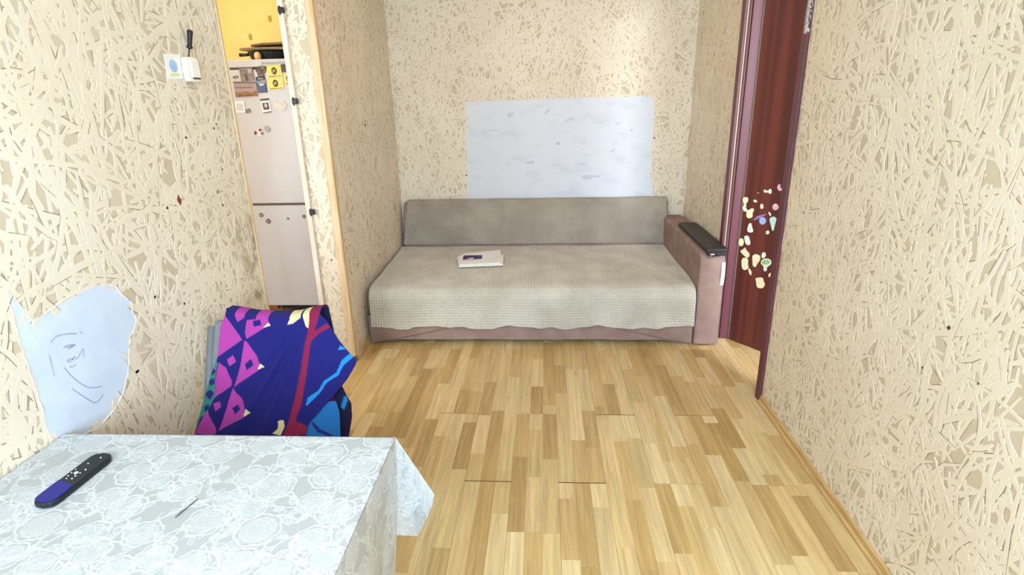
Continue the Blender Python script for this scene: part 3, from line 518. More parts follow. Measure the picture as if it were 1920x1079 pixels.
# booklet lying on the seat
bk = thing('booklet', (-.46, 3.86, .396), 'white booklet with a purple and blue picture lying on the sofa seat', 'booklet')
M_PAPER = mat('white_paper', (240, 238, 232), .6, var=.03)
bm = bmesh.new(); prism(bm, [(-.600, 3.712), (-.2935, 3.748), (-.308, 4.0), (-.645, 3.935)], 'z', .3965, .406, bev=.001); obj('pages', bm, M_PAPER, bk)
bm = bmesh.new(); prism(bm, [(-.640, 3.94), (-.595, 3.73), (-.312, 3.765), (-.338, 4.125), (-.60, 4.04)], 'z', .4062, .4108, bev=.0008); obj('cover', bm, M_PAPER, bk)
def pic(name, pts, rgb, z=.4110):
    bm = bmesh.new(); prism(bm, pts, 'z', z, z+.0006); obj(name, bm, mat('ink_%d_%d_%d' % rgb, rgb, .5, nscale=120), bk)
pic('cover_picture', [(-.600, 3.968), (-.525, 3.970), (-.50, 3.90), (-.545, 3.905), (-.565, 3.86), (-.592, 3.850)], (70, 22, 84))
pic('cover_picture', [(-.525, 3.970), (-.462, 3.971), (-.455, 3.872), (-.52, 3.860), (-.505, 3.90)], (48, 52, 132))
pic('cover_picture', [(-.565, 3.86), (-.545, 3.905), (-.50, 3.90), (-.50, 3.842), (-.588, 3.825)], (206, 190, 220))
for k in range(5): pic('print_line', [(-.40+.004*k, 3.80+.035*k), (-.345+.004*k, 3.806+.035*k), (-.345+.004*k, 3.811+.035*k), (-.40+.004*k, 3.805+.035*k)], (196, 198, 206))

# ---------------------------------------------------------------- table, cloth, remote
tb = thing('dining_table', (-.75, .52, 0), 'table hidden under the white lace-patterned cloth by the left wall', 'table')
M_TABLE = mat('table_wood', (150, 108, 66), .5, stretch=(2, 30, 30), nscale=2, rgb2=(120, 82, 46))
bm = bmesh.new(); box(bm, -1.150, -.360, -.07, 1.104, .726, .754, bev=.004); obj('tabletop', bm, M_TABLE, tb)
bm = bmesh.new()
for b in ((-1.10, -.43, -.02, 0, .64, .727), (-1.10, -.43, 1.03, 1.05, .64, .727), (-1.10, -1.08, 0, 1.03, .64, .727), (-.45, -.43, 0, 1.03, .64, .727)): box(bm, *b)
obj('apron', bm, M_TABLE, tb)
for x in (-1.085, -.445):
    for y in (.0, 1.03):
        bm = bmesh.new(); prism(bm, [(x-.022, y-.022), (x+.022, y-.022), (x+.022, y+.022), (x-.022, y+.022)], 'z', 0, .727, bev=.004); obj('leg', bm, M_TABLE, tb)
# lace: roses, leaves and stems drawn as thread into a repeat of 42 cm, one sample a millimetre
TN = 420; TILE = np.zeros((TN, TN), np.float32)
def thread(pts, w, val):
    p = np.array(pts, float); d = np.hypot(*np.diff(p, axis=0).T); k = np.r_[0, np.cumsum(d)]
    t = np.arange(0, k[-1], .8); x = np.interp(t, k, p[:, 0]); y = np.interp(t, k, p[:, 1])
    R = int(w+1.5)
    for i in range(-R, R+1):
        for j in range(-R, R+1):
            r2 = math.hypot(i, j)
            a = np.clip(w+.5-r2, 0, 1)*val
            if a > 0: np.maximum.at(TILE, ((np.round(x)+i).astype(int) % TN, (np.round(y)+j).astype(int) % TN), a)
def fill_disc(cx, cy, r, val):
    i, j = np.mgrid[-int(r):int(r)+1, -int(r):int(r)+1]; m = i*i+j*j <= r*r
    np.maximum.at(TILE, ((cx+i[m]).astype(int) % TN, (cy+j[m]).astype(int) % TN), val)
lr = np.random.default_rng(5); roses = []
for _ in range(4000):
    c = lr.uniform(0, TN, 2); R = lr.uniform(28, 44)
    if all(math.hypot(*((c-q+TN/2) % TN-TN/2)) > (R+S)*.86 for q, S in roses): roses.append((c, R))
    if len(roses) > 26: break
for c, R in roses:
    fill_disc(c[0], c[1], R*.86, .34)
    th = np.linspace(0, 6.2832, 90); ph = lr.uniform(0, 6)
    for k, fr in enumerate((1.0, .74, .52, .30)):
        n = (7, 6, 5, 4)[k]; rr = R*fr*(1+.13*np.abs(np.sin(n*th/2+ph*(k+1)))-.06)
        a0 = lr.uniform(0, 6); m = slice(0, 90 if k in (0, 2) else 70)
        thread(np.stack([c[0]+rr*np.cos(th+a0), c[1]+rr*np.sin(th+a0)], 1)[m], 1.5 if k == 0 else .9, 1.0 if k < 2 else .8)
    for k in range(9):                                                # petal folds
        t0 = lr.uniform(0, 6.28); r0, r1 = R*lr.uniform(.3, .5), R*lr.uniform(.7, .95)
        q = np.linspace(0, 1, 12); a = t0+q*lr.uniform(-.5, .5)
        thread(np.stack([c[0]+(r0+(r1-r0)*q)*np.cos(a), c[1]+(r0+(r1-r0)*q)*np.sin(a)], 1), .6, .75)
    for k in range(3):                                                # stem with two leaves
        t0 = ph+k*2.1+lr.uniform(-.3, .3); q = np.linspace(0, 1, 24); Ls = lr.uniform(26, 48)
        a = t0+q*lr.uniform(-.9, .9); pts = np.stack([c[0]+(R+Ls*q)*np.cos(a), c[1]+(R+Ls*q)*np.sin(a)], 1); thread(pts, 1.3, 1)
        for f in (.45, .98):
            b = pts[int(f*23)]; al = a[-1]+lr.uniform(-1.4, 1.4); Ll = lr.uniform(16, 30); wl_ = Ll*.24
            q2 = np.linspace(0, 1, 16); ax = np.stack([b[0]+Ll*q2*math.cos(al), b[1]+Ll*q2*math.sin(al)], 1); nn = np.array((-math.sin(al), math.cos(al)))
            o_ = (np.sin(np.pi*q2)*wl_)[:, None]*nn; thread(ax+o_, 1.1, 1); thread(ax-o_, 1.1, 1); thread(ax, .6, .8)
            for g in (.3, .6): fill_disc(*(ax[int(g*15)]), wl_*.55, .3)
for _ in range(46):                                                   # loose sprigs between the roses
    c = lr.uniform(0, TN, 2); a = lr.uniform(0, 6.28); q = np.linspace(0, 1, 22); Ls = lr.uniform(25, 55); aa = a+q*lr.uniform(-1.2, 1.2)
    pts = c+np.stack([Ls*q*np.cos(aa), Ls*q*np.sin(aa)], 1); thread(pts, .9, .85)
    for f in (.3, .65, 1):
        b = pts[int(f*21)]; al = a+lr.uniform(-1.5, 1.5); Ll = lr.uniform(12, 24); q2 = np.linspace(0, 1, 14)
        ax = np.stack([b[0]+Ll*q2*math.cos(al), b[1]+Ll*q2*math.sin(al)], 1); o_ = (np.sin(np.pi*q2)*Ll*.25)[:, None]*np.array((-math.sin(al), math.cos(al)))
        thread(ax+o_, .8, .85); thread(ax-o_, .8, .85); fill_disc(*(ax[6]), Ll*.14, .34)
ii, jj = np.mgrid[0:TN, 0:TN]
NET = .16*(((ii % 6 < 2) & ((jj+3*((ii//6) % 2)) % 6 < 3)))           # net ground
TILE = np.maximum(TILE, NET.astype(np.float32))
CG, CT = np.array(lin((168, 168, 168))), np.array(lin((203, 205, 208)))
def lace(a, b):
    x = (np.asarray(a)/.001).astype(int) % TN; y = (np.asarray(b)/.001).astype(int) % TN
    return TILE[x, y]
def lace_col(t): return CG+(CT-CG)*np.clip(t, 0, 1)[..., None]
TX0, TX1, TY0, TY1, TZ = -1.157, -.352, -.085, 1.113, .757
xs = np.linspace(TX0, TX1, 420); ys = np.r_[np.linspace(TY0, .42, 60), np.linspace(.422, TY1, 380)]
Yg, Xg = np.meshgrid(ys, xs, indexing='ij'); tv = lace(Xg+2, Yg+2)
fall = .004*np.clip(1-(TX1-Xg)/.006, 0, 1)**2+.004*np.clip(1-(TY1-Yg)/.006, 0, 1)**2
Zg = TZ+.0005*tv-fall+.0012*noise2(Xg, Yg, 8, 6, 2.2)+.0012
grids = [np.stack([Xg, Yg, Zg], -1)]; cols = [lace_col(tv)]
# hanging side along the room, free corner fold, far side
dr_ = np.linspace(0, 1, 170); drop = .40
Dg, Yg = np.meshgrid(dr_, ys, indexing='ij')
wave = (.010*np.sin(Yg*9+1)+.006*np.sin(Yg*23))*Dg
Xs = TX1+.001-.036*Dg**1.3+wave*np.clip((TY1-Yg)/.1, 0, 1); Zs = TZ-.002-drop*Dg
tv = lace(TX1+2+Dg*drop, Yg+2); grids.append(np.stack([Xs, Yg+0*Dg, Zs], -1)); cols.append(lace_col(tv))
hem_pts = np.array([(TX1-.035, 1.113, .357), (-.379, 1.118, .469), (-.343, 1.190, .400), (-.304, 1.150, .490), (-.278, 1.125, .561), (-.270, 1.115, .596), (-.30, 1.135, .57), (-.37, 1.165, .46), (-.44, 1.135, .40), (-.52, 1.128, .37)])
apex = np.array((TX1+.001, TY1+.001, TZ-.001)); acc = np.r_[0, np.cumsum(np.linalg.norm(np.diff(hem_pts, axis=0), axis=1))]
fan = []; fc = []
for k in range(len(hem_pts)-1):
    a, b = hem_pts[k], hem_pts[k+1]; n = 24
    w = np.linspace(0, 1, n); d = np.linspace(0, 1, 120); Wd, Dd = np.meshgrid(w, d, indexing='xy')
    H = a+(b-a)*Wd[..., None]
    top = apex if k < 7 else apex*(1-Wd[..., None])+np.array((TX1-.09*(k-6), TY1+.001, TZ-.001))*Wd[..., None]
    if k == 7: top = apex*(1-Wd[..., None])+np.array((TX1-.09, TY1+.001, TZ-.001))*Wd[..., None]
    if k == 8: top = np.array((TX1-.09, TY1+.001, TZ-.001))*(1-Wd[..., None])+np.array((TX1-.168, TY1+.001, TZ-.001))*Wd[..., None]
    Pq = top+(H-top)*Dd[..., None]
    tv = lace(2+Dd*.33, 3+(acc[k]+(acc[k+1]-acc[k])*Wd)*np.maximum(Dd, .1)); fan.append(Pq); fc.append(lace_col(tv))
grids += fan; cols += fc
xf = np.linspace(-.52, TX0, 200); Dg, Xf = np.meshgrid(np.linspace(0, 1, 60), xf, indexing='ij')
tv = lace(Xf+2, TY1+2+Dg*.38); grids.append(np.stack([Xf, TY1+.001+.014*Dg+.008*np.sin(Xf*14)*Dg, TZ-.001-.386*Dg], -1)); cols.append(lace_col(tv))
M_LACE = attr_mat('lace_printed_vinyl', .5)
tag(grid_obj('tablecloth', grids, M_LACE, colors=cols, loc=(-.75, .5, .757)), 'white rose-lace patterned tablecloth covering the table in the foreground', 'tablecloth')
cloth = bpy.data.objects['tablecloth']
for P in ([(-.7035, .834), (-.6990, .852), (-.6965, .862), (-.6990, .858), (-.7015, .850)], [(-.6975, .860), (-.6940, .874), (-.6905, .887), (-.6930, .880), (-.6960, .870)]):
    bm = bmesh.new(); prism(bm, P, 'z', .7585, .7612); obj('dark_slit', bm, mat('slit_grey', (92, 86, 88), .9), cloth)  # thin dark slivers laid on the cloth
rm = thing('remote_control', (-.987, .93, .759), 'slim black and blue remote control lying on the lace tablecloth', 'remote control')
RO = [(-1.010, .866), (-1.000, .853), (-.982, .849), (-.966, .853), (-.960, .866), (-.9555, 1.000), (-.964, 1.013), (-.982, 1.017), (-.998, 1.013), (-1.0045, 1.002)]
def rcut(y0, y1): return [(x, min(max(y, y0), y1)) for x, y in RO]
M_RB = mat('black_plastic', (9, 15, 24), .5); M_RBL = mat('royal_blue_plastic', (5, 14, 122), .5)
bm = bmesh.new(); prism(bm, RO, 'z', .760, .773, bev=.003); obj('body', bm, M_RB, rm)
bm = bmesh.new(); prism(bm, [(-1.0075, .868), (-.998, .857), (-.982, .853), (-.968, .857), (-.9625, .868), (-.9610, .903), (-1.0058, .921)], 'z', .7725, .7745, bev=.0008); obj('lower_cover', bm, M_RBL, rm)['label'] = 'royal blue lower cover'
M_BTN = mat('white_marks', (225, 228, 232), .5)
for (x, y, r) in ((-.988, .944, .0042), (-.997, .934, .0014), (-.981, .925, .0016), (-.981, .934, .0017), (-.998, .944, .0013), (-.979, .944, .0014), (-.976, .955, .0016), (-.987, .976, .0013), (-.975, .997, .0017), (-.998, .955, .0010), (-.993, .925, .0012)):
    bm = bmesh.new(); prism(bm, circle(x, y, r, n=12), 'z', .7728, .7742); obj('button', bm, M_BTN, rm)

# ---------------------------------------------------------------- chair and beach towel
ch = thing('dining_chair', (-.90, 1.48, 0), 'grey chair under the bright blue towel between the table and the left wall', 'chair')
M_CH = mat('grey_chair_frame', (118, 120, 122), .5)
def pl_y(z): return 1.25+.5*z
for x in (-1.115, -.755):
    bm = bmesh.new(); tube(bm, [(x, 1.70, .008), (x, pl_y(.45)+.05, .45), (x, pl_y(.80)+.035, .80)], .013, 10); obj('rear_leg', bm, M_CH, ch)
    bm = bmesh.new(); tube(bm, [(x+(.02 if x < -.9 else -.02), 1.235, .002), (x+(.02 if x < -.9 else -.02), 1.245, .44)], .013, 10); obj('front_leg', bm, M_CH, ch)
bm = bmesh.new(); box(bm, -1.12, -.75, 1.215, 1.53, .425, .45, bev=.01); obj('seat', bm, mat('grey_seat_pad', (96, 98, 104), .8), ch, True)
bm = bmesh.new(); prism(bm, [(pl_y(.48)+.03, .48), (pl_y(.48)+.05, .48), (pl_y(.815)+.047, .815), (pl_y(.815)+.027, .815)], 'x', -1.105, -.765, bev=.006); obj('backrest', bm, M_CH, ch)

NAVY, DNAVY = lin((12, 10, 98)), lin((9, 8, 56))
CLT = {'PINK': lin((166, 54, 144)), 'NAVY': NAVY, 'CREAM': lin((210, 196, 146)), 'CRIMSON': lin((126, 14, 58)), 'LIGHTBLUE': lin((22, 126, 196)), 'TEAL': lin((44, 116, 106)), 'TEALNAVY': lin((20, 24, 96))}
def paint(X, Z, base, layers):
    C = np.empty(X.shape+(3,)); C[:] = base
    for polys, c in layers:
        for p in polys: C[inside(X, Z, p)] = c
    return C
def zfun(line):
    l = np.array(sorted(line, key=lambda p: p[1])); return lambda z: np.interp(z, l[:, 1], l[:, 0])
fL, fR = zfun(T_LEFT), zfun(T_RIGHT)
tt = np.array(sorted(T_TOP)); ztop = lambda x: np.interp(x, tt[:, 0], tt[:, 1])
N = 230; v, u = np.meshgrid(np.linspace(0, 1, N), np.linspace(0, 1, N), indexing='ij')
zt = ztop(tt[0, 0]+(tt[-1, 0]-tt[0, 0])*u); Z = .435+(zt-.435)*(1-v)
X = np.maximum(fL(Z)*(1-u)+fR(Z)*u, -1.157)
C = paint(X, Z, NAVY, [(T_TEAL, CLT['TEAL']), (T_TEALNAVY, CLT['TEALNAVY']), (T_PINK, CLT['PINK']), (T_NAVY, NAVY), (T_CREAM, CLT['CREAM']), (T_CRIMSON, CLT['CRIMSON']), (T_LIGHTBLUE, CLT['LIGHTBLUE'])])
# soft folds running from the upper right corner down to the lower left
px_, pz_ = X+.77, Z-.86; ang = np.arctan2(-pz_, -px_+.0001); rad = np.hypot(px_, pz_)
fold = .018*np.exp(-((ang-1.00)/.06)**2)+.014*np.exp(-((ang-1.22)/.05)**2)+.012*np.exp(-((ang-.80)/.07)**2)+.010*np.exp(-((ang-1.45)/.06)**2)
fold = fold*np.clip((rad-.06)/.1, 0, 1)*np.clip((.5-rad)/.1, 0, 1)
ylean = pl_y(Z)+.012*((X+.95)/.2)**2*np.clip((.80-Z)/.2, 0, 1)-.045*np.clip((X+.78)/.14, 0, 1)**1.2*np.clip((.82-Z)/.15, 0, 1)*0
A = np.stack([X, ylean-fold-.006*noise2(X, Z, 3, 6, 3.5), Z], -1)
# over the top of the backrest and down behind
M_ = 26; w = np.linspace(0, 1, M_)[:, None]; top = A[0]
th = w*np.pi; r_ = .024
roll = np.stack([np.broadcast_to(top[:, 0], (M_, N)), top[:, 1]+r_*(1-np.cos(th))*1.35, top[:, 2]+r_*.55*np.sin(th)], -1)
Cr = np.broadcast_to(C[0], (M_, N, 3)).copy()
fCr = zfun([(-.70, .80)]+[p for p in T_C if p[0] > -.71 and p[1] < .68])
v2, u2 = np.meshgrid(np.linspace(0, 1, 90), np.linspace(0, 1, 150), indexing='ij')
zt2 = ztop(tt[0, 0]+(tt[-1, 0]-tt[0, 0])*u2)
Z2 = .36+(zt2-.36)*(1-v2); X2 = -1.085*(1-u2)+np.where(Z2 > .70, tt[-1, 0]+(fCr(.70)-tt[-1, 0])*np.clip((zt2-Z2)/(zt2-.70), 0, 1), fCr(Z2))*u2
B2 = np.stack([X2, pl_y(Z2)+.066+.012*noise2(X2, Z2, 14, 5, 3), Z2], -1)
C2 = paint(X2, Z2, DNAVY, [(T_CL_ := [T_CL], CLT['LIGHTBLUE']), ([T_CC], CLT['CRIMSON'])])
# turned-up corner showing the pale blue side, between front and back
fBr = zfun([T_B[3], T_B[4], T_B[5], T_B[6]])
v3, u3 = np.meshgrid(np.linspace(0, 1, 90), np.linspace(0, 1, 90), indexing='ij')
Z3 = .40+(T_B[3][1]-.40)*(1-v3); X3 = (-.83)*(1-u3)+fBr(Z3)*u3
B3 = np.stack([X3, pl_y(Z3)+.022+.010*np.sin((X3+.75)*26)*.5, Z3], -1)
C3 = paint(X3, Z3, lin((22, 102, 172)), [([T_BL], lin((20, 30, 120)))])
tw = grid_obj('beach_towel', [A, roll, B2, B3], attr_mat('towelling', .95, bump=.5, bscale=900), colors=[C, Cr, C2, C3], loc=(-.9, 1.63, .84))
md = tw.modifiers.new('thickness', 'SOLIDIFY'); md.thickness = .004; md.offset = 0
tag(tw, 'royal blue beach towel with pink diamonds and a crimson stripe draped over the chair back', 'towel')

# ---------------------------------------------------------------- switch, screwdriver, sticker on the left wall
sw = thing('light_switch', (XL, 1.91, 1.612), 'old white surface-mounted light switch on the left wall', 'switch')
M_SW = mat('ivory_plastic', (244, 240, 226), .35, var=.04)
bm = bmesh.new(); prism(bm, round_poly([(1.874, 1.576), (1.892, 1.574), (1.925, 1.574), (1.945, 1.577), (1.946, 1.600), (1.946, 1.625), (1.944, 1.648), (1.925, 1.651), (1.892, 1.651), (1.874, 1.648), (1.873, 1.625), (1.873, 1.600)], 2), 'x', XL+.001, XL+.019, bev=.004); obj('housing', bm, M_SW, sw, False)
bm = bmesh.new(); prism(bm, [(1.893, 1.588), (1.935, 1.588), (1.935, 1.640), (1.893, 1.640)], 'x', XL+.018, XL+.023, bev=.0015); obj('rocker', bm, M_SW, sw)
bm = bmesh.new(); box(bm, XL+.0185, XL+.0215, 1.895, 1.935, 1.5828, 1.5880); obj('rocker_slot', bm, mat('slot_shadow_gap', (86, 76, 62), .8), sw)
sd = thing('screwdriver', (XL+.014, 1.912, 1.655), 'black-handled screwdriver stuck upright behind the light switch', 'screwdriver')
bm = bmesh.new(); tube(bm, [(XL+.010, 1.906, 1.648), (XL+.016, 1.912, 1.680)], .0024, 8); obj('shaft', bm, mat('dark_steel', (72, 58, 50), .4, metal=.6), sd)
HP = [(0, .006), (.03, .0090), (.12, .0092), (.18, .0066), (.35, .0070), (.6, .0076), (.85, .0088), (.97, .0086), (1, .005)]
bm = bmesh.new(); tube(bm, [(XL+.016+.008*t, 1.912+.008*t, 1.676+.056*t) for t, _ in HP], [r for _, r in HP], 10); obj('handle', bm, mat('black_rubber', (22, 22, 22), .6), sd)
st = thing('wall_sticker', (XL, 1.83, 1.615), 'white square sticker with a pale blue blot left of the light switch', 'sticker')
bm = bmesh.new(); prism(bm, [(1.7913, 1.6528), (1.8731, 1.6563), (1.8643, 1.5837), (1.7911, 1.5795)], 'x', XL+.0019, XL+.0026); obj('paper', bm, M_PAPER, st)
bm = bmesh.new(); prism(bm, circle(1.829, 1.620, .021, .019), 'x', XL+.0026, XL+.0030); obj('blue_blot', bm, mat('pale_blue_print', (150, 184, 220), .6, nscale=50, rgb2=(178, 202, 226)), st)
bm = bmesh.new(); prism(bm, round_poly([(1.80, 1.588), (1.856, 1.591), (1.852, 1.600), (1.804, 1.597)], 1), 'x', XL+.0026, XL+.0030); obj('yellow_blot', bm, mat('pale_yellow_print', (226, 220, 160), .6), st)

# ---------------------------------------------------------------- kitchen: fridge, magnets, boards on top
FX0, FX1, FY = -2.02, -1.445, 3.745
fr = thing('fridge', (-1.72, 4.05, 0), 'old white two-door fridge seen through the doorway', 'fridge')
M_FR = mat('fridge_enamel', (208, 206, 207), .36, nscale=1.5, stretch=(1.5, 1, .5), rgb2=(196, 180, 170), ramp=(.42, .72), bump=.08, bscale=420)
bm = bmesh.new(); box(bm, FX0, FX1, FY+.05, 4.36, .085, 1.765, bev=.008); obj('body', bm, M_FR, fr)
bm = bmesh.new(); box(bm, FX0, FX1, FY, FY+.048, .853, 1.712, bev=.006); d1 = obj('door', bm, M_FR, fr)
bm = bmesh.new(); box(bm, FX0, FX1, FY, FY+.048, .105, .838, bev=.006); d2 = obj('door', bm, M_FR, fr)
for z0, z1 in ((.836, .856), (1.710, 1.726)):
    bm = bmesh.new(); box(bm, FX0, FX1, FY+.02, FY+.052, z0, z1); obj('door_gasket', bm, mat('grey_gasket', (110, 96, 88), .8), fr)
bm = bmesh.new(); box(bm, FX0-.003, FX1+.003, FY+.006, 4.36, 1.726, 1.771, bev=.004); obj('top_panel', bm, M_FR, fr)
bm = bmesh.new(); box(bm, -1.80, -1.60, FY+.003, FY+.007, 1.734, 1.758, bev=.001); mp_ = obj('maker_plate', bm, mat('grey_plate', (168, 166, 158), .4, metal=.5), fr)
bm = bmesh.new()
for k in range(12): box(bm, -1.79+k*.0155, -1.782+k*.0155, FY+.002, FY+.0035, 1.743, 1.749)
obj('plate_print', bm, mat('plate_ink', (110, 106, 100), .6), mp_)
for x in (FX0+.05, FX1-.05):
    for y in (FY+.10, 4.30):
        bm = bmesh.new(); tube(bm, [(x, y, 0), (x, y, .02), (x, y, .022), (x, y, .09)], [.024, .024, .012, .012], 10); obj('foot', bm, mat('brown_foot', (140, 92, 66), .6), fr)
bm = bmesh.new(); box(bm, FX0+.02, FX1-.02, FY+.09, 4.3, .05, .087); obj('plinth', bm, M_BLACK, fr)
def magnet(key, name, label, cat, rgb, rgb2=None, th=.004, rnd=0, nscale=60, parts=(), grp=None, rough=.45, back=.0008, d=0.):
    P = MAG[key]; P = round_poly(P, rnd) if rnd else P
    c = np.mean(P, 0); y1 = FY-back
    o = thing(name, (c[0], y1, c[1]), label, cat, grp)
    bm = bmesh.new(); prism(bm, P, 'y', y1-d, y1-d-th); obj('plate', bm, mat('magnet_'+key, rgb, rough, nscale=nscale, rgb2=rgb2), o)
    for (pn, pts, col, dz) in parts:
        bm = bmesh.new(); prism(bm, pts, 'y', y1-d-th, y1-d-th-dz); obj(pn, bm, mat('magnet_ink_%d_%d_%d' % col, col, .5), o)
    return o
def lerpq(P, a, b):      # bilinear point in a 4-corner outline tl,tr,br,bl
    P = np.array(P); return tuple((P[0]*(1-a)+P[1]*a)*(1-b)+(P[3]*(1-a)+P[2]*a)*b)
def sub(P, a0, a1, b0, b1): return [lerpq(P, a0, b0), lerpq(P, a1, b0), lerpq(P, a1, b1), lerpq(P, a0, b1)]
def logo_parts(P):
    c = lerpq(P, .48, .46); r = .019
    out = [('emblem', circle(c[0], c[1], r*.92, r*1.12), (28, 24, 16), .0008)]
    for k in (-1, 0, 1): out.append(('emblem_stroke', [(c[0]-.006+k*.007, c[1]-.010), (c[0]-.003+k*.007, c[1]-.010), (c[0]+.003+k*.007, c[1]+.010), (c[0]+k*.007, c[1]+.010)], (236, 214, 110), .0011))
    for k in range(11):
        if k == 8: continue
        a = .10+k*.073; out.append(('letter', sub(P, a, a+.048, .86, .93), (60, 52, 28), .0008))
    return out
YEL = (252, 226, 112)
for k, lab in (('yel1', 'upper yellow magnet with a round black emblem on the fridge door'), ('yel2', 'lower yellow magnet with a round black emblem on the fridge door')):
    magnet(k, 'fridge_magnet', lab, 'magnet', YEL, (246, 214, 96), parts=logo_parts(MAG[k]), grp='yellow square magnets on the fridge', d=0.0)
magnet('yel3', 'fridge_magnet', 'yellow magnet half hidden behind the doorway edge, right of the other yellow ones', 'magnet', YEL, (246, 214, 96), parts=logo_parts(MAG['yel3']), grp='yellow square magnets on the fridge')
magnet('dark', 'fridge_magnet', 'small dark magnet at the top right of the fridge door by the yellow ones', 'magnet', (62, 44, 40), (92, 70, 60), d=.0045)
magnet('bear', 'fridge_magnet', 'dark brown irregular magnet above the blue mountain one', 'magnet', (42, 32, 30), (136, 104, 84), nscale=45, rnd=1, parts=[('light_patch', circle(-1.795, 1.640, .017, .010), (176, 138, 116), .001)])
B_ = MAG['blue']
magnet('blue', 'fridge_magnet', 'upright dark magnet with a snowy blue mountain picture', 'magnet', (40, 42, 52), None, parts=[('sky', sub(B_, .05, .95, .24, .45), (120, 150, 170), .0008), ('mountain', [lerpq(B_, .05, .95), lerpq(B_, .05, .62), lerpq(B_, .35, .42), lerpq(B_, .6, .5), lerpq(B_, .95, .42), lerpq(B_, .95, .95)], (84, 88, 130), .0011), ('snow', [lerpq(B_, .2, .52), lerpq(B_, .35, .40), lerpq(B_, .6, .47), lerpq(B_, .9, .40), lerpq(B_, .75, .54), lerpq(B_, .5, .58)], (206, 212, 222), .0014)] + [('letter', sub(B_, .25+k*.13, .34+k*.13, .09, .16), (200, 200, 200), .0008) for k in range(4)])
S_ = MAG['sepia']
magnet('sepia', 'fridge_magnet', 'grey-brown picture magnet above the wide landscape one', 'magnet', (150, 132, 118), (116, 98, 86), nscale=35, parts=[('tree_shape', sub(S_, .35, .52, .45, .95), (84, 66, 56), .0008), ('pale_patch', sub(S_, .62, .9, .1, .4), (186, 172, 156), .0008)])
L_ = MAG['land']
magnet('land', 'fridge_magnet', 'wide magnet with a mauve sky and autumn hills', 'magnet', (178, 150, 138), (160, 130, 120), nscale=20, parts=[('dark_band', sub(L_, 0, 1, 0, .12), (126, 100, 92), .0008), ('horizon', sub(L_, .02, .8, .36, .42), (120, 90, 84), .0008), ('hills', [lerpq(L_, .02, .98), lerpq(L_, .02, .62), lerpq(L_, .25, .72), lerpq(L_, .5, .62), lerpq(L_, .75, .72), lerpq(L_, .98, .60), lerpq(L_, .98, .98)], (150, 102, 48), .0010), ('hill_dark', [lerpq(L_, .1, .95), lerpq(L_, .2, .8), lerpq(L_, .4, .92), lerpq(L_, .6, .82), lerpq(L_, .8, .95)], (112, 68, 34), .0013)])
magnet('oval', 'fridge_magnet', 'small grey oval magnet at the upper left of the fridge door', 'magnet', (140, 128, 118), (110, 98, 90), rnd=1)
magnet('frame', 'fridge_magnet', 'square magnet with a white frame around pale grey', 'magnet', (248, 246, 244), None, parts=[('inner', MAG['framein'], (214, 204, 196), .0006)])
magnet('grey', 'fridge_magnet', 'tiny grey photo magnet at the corner of the white framed one', 'magnet', (150, 140, 138), (92, 84, 84), nscale=90)
magnet('port', 'fridge_magnet', 'white framed magnet with a small dark portrait', 'magnet', (244, 240, 236), None, parts=[('picture', MAG['portin'], (84, 62, 56), .0008), ('face', circle(np.mean(MAG['portin'], 0)[0], np.mean(MAG['portin'], 0)[1]+.004, .010, .014), (206, 188, 176), .0011), ('top_bar', MAG['porttop'], (74, 48, 48), .001), ('bottom_bar', MAG['portbot'], (84, 50, 46), .001)])
H_ = MAG['heart']
magnet('heart', 'fridge_magnet', 'cream heart-shaped magnet beside the small portrait', 'magnet', (230, 220, 206), (218, 206, 190), rnd=2, parts=[('crease', [H_[1], (H_[1][0]+.004, H_[1][1]), (H_[4][0]-.012, H_[4][1]-.006), (H_[4][0]-.016, H_[4][1]-.003)], (196, 184, 168), .0008)])
magnet('ladyb', 'fridge_magnet', 'round white magnet with dark red petals', 'magnet', (226, 212, 208), None, rnd=1, parts=[('petal', round_poly(MAG[k], 1), (122, 28, 40), .0014) for k in ('lb1', 'lb2', 'lb3')])
magnet('coin', 'fridge_magnet', 'round silver-grey magnet right of the red-petalled one', 'magnet', (176, 172, 164), (150, 146, 140), rnd=1, nscale=80)
FL = [('leftmost small flower magnet on the lower fridge door', (120, 108, 104)), ('reddish small flower magnet on the lower fridge door, second from left', (126, 84, 92)), ('tiny pale flower magnet in the middle of the lower fridge door', (150, 132, 136)), ('small dark flower magnet at the right of the lower fridge door', (120, 92, 90))]
for (lab, c), (x, z), sz in zip(FL, FLOWERS, (.016, .018, .010, .013)):
    o = thing('flower_magnet', (x, FY-.0008, z), lab, 'magnet', 'flower magnets on the lower fridge door')
    for k in range(5):
        a = k*1.2566; bm = bmesh.new(); prism(bm, circle(x+sz*.62*math.cos(a), z+sz*.62*math.sin(a), sz*.42, n=10), 'y', FY-.0008, FY-.0035); obj('petal', bm, mat('flower_%d_%d_%d' % c, c, .5), o)
    bm = bmesh.new(); prism(bm, circle(x, z, sz*.3, n=10), 'y', FY-.0008, FY-.0048); obj('flower_centre', bm, mat('flower_core', (196, 176, 150), .5), o)
TOPZ = 1.771
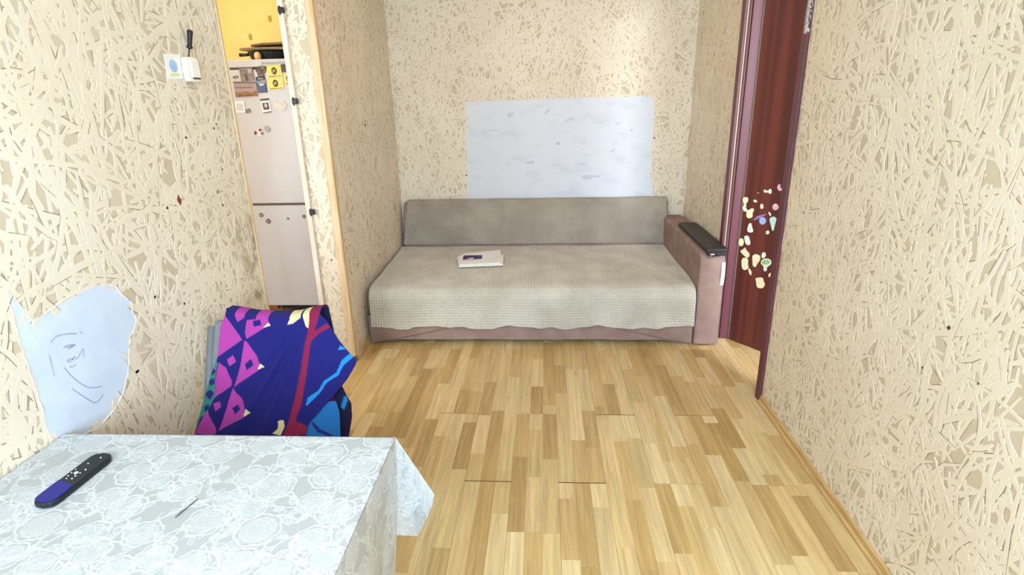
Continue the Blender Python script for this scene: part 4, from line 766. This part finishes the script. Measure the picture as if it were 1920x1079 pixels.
# pan with a board and a tray stacked over it
pn = thing('frying_pan', (-1.85, 4.02, TOPZ), 'black frying pan with its handle pointing left on top of the fridge', 'pan')
bm = bmesh.new(); n = 28
t = bmesh.new(); rings = []
for (r, z) in ((.005, TOPZ+.001), (.120, TOPZ+.001), (.142, TOPZ+.056), (.146, TOPZ+.060), (.138, TOPZ+.057), (.116, TOPZ+.006), (.005, TOPZ+.006)): rings.append([t.verts.new((-1.85+r*math.cos(6.2832*k/n), 4.02+r*math.sin(6.2832*k/n), z)) for k in range(n)])
for a, b in zip(rings, rings[1:]):
    for k in range(n): t.faces.new((a[k], a[(k+1) % n], b[(k+1) % n], b[k]))
merge(bm, t); obj('pan_body', bm, M_BLACK, pn)
bm = bmesh.new(); tube(bm, [(-1.985, 4.00, TOPZ+.050), (-2.01, 3.99, TOPZ+.047), (-2.05, 3.98, TOPZ+.046)], [.009, .010, .012], 10); obj('pan_handle', bm, M_BLACK, pn)
bm = bmesh.new(); tube(bm, [(-1.865, 3.855, TOPZ+z) for z in (0, .004, .018, .036, .048, .053)], [.010, .016, .021, .021, .015, .005], 16)
tag(obj('round_jar', bm, mat('pale_orange_glaze', (236, 200, 136), .5), loc=(-1.865, 3.855, TOPZ), smooth=True), 'small pale orange round jar in front of the black pan on the fridge', 'jar')
def flat_board(name, label, pts, z0, th, tilt, m, cat):
    o = thing(name, (pts[0][0], pts[0][1], z0), label, cat)
    bm = bmesh.new(); prism(bm, round_poly(pts, 1), 'z', z0, z0+th, bev=.002, fn=lambda x, y, z: (x, y, z+(x-pts[0][0])*tilt)); obj('board', bm, m, o); return o
M_BRD = mat('worn_board', (150, 128, 100), .6, stretch=(3, 30, 30), nscale=2, rgb2=(112, 92, 68))
flat_board('cutting_board', 'grey-brown cutting board lying across the pan on the fridge', [(-2.075, 3.97), (-1.50, 3.86), (-1.47, 4.16), (-2.045, 4.20)], TOPZ+.077, .016, -.026, M_BRD, 'cutting board')
flat_board('serving_tray', 'dark brown tray topmost of the pile on the fridge', [(-2.0, 3.97), (-1.47, 3.92), (-1.45, 4.22), (-1.97, 4.26)], TOPZ+.101, .014, .004, mat('brown_tray', (112, 72, 38), .5, rgb2=(140, 96, 52), stretch=(3, 30, 30), nscale=2), 'tray')
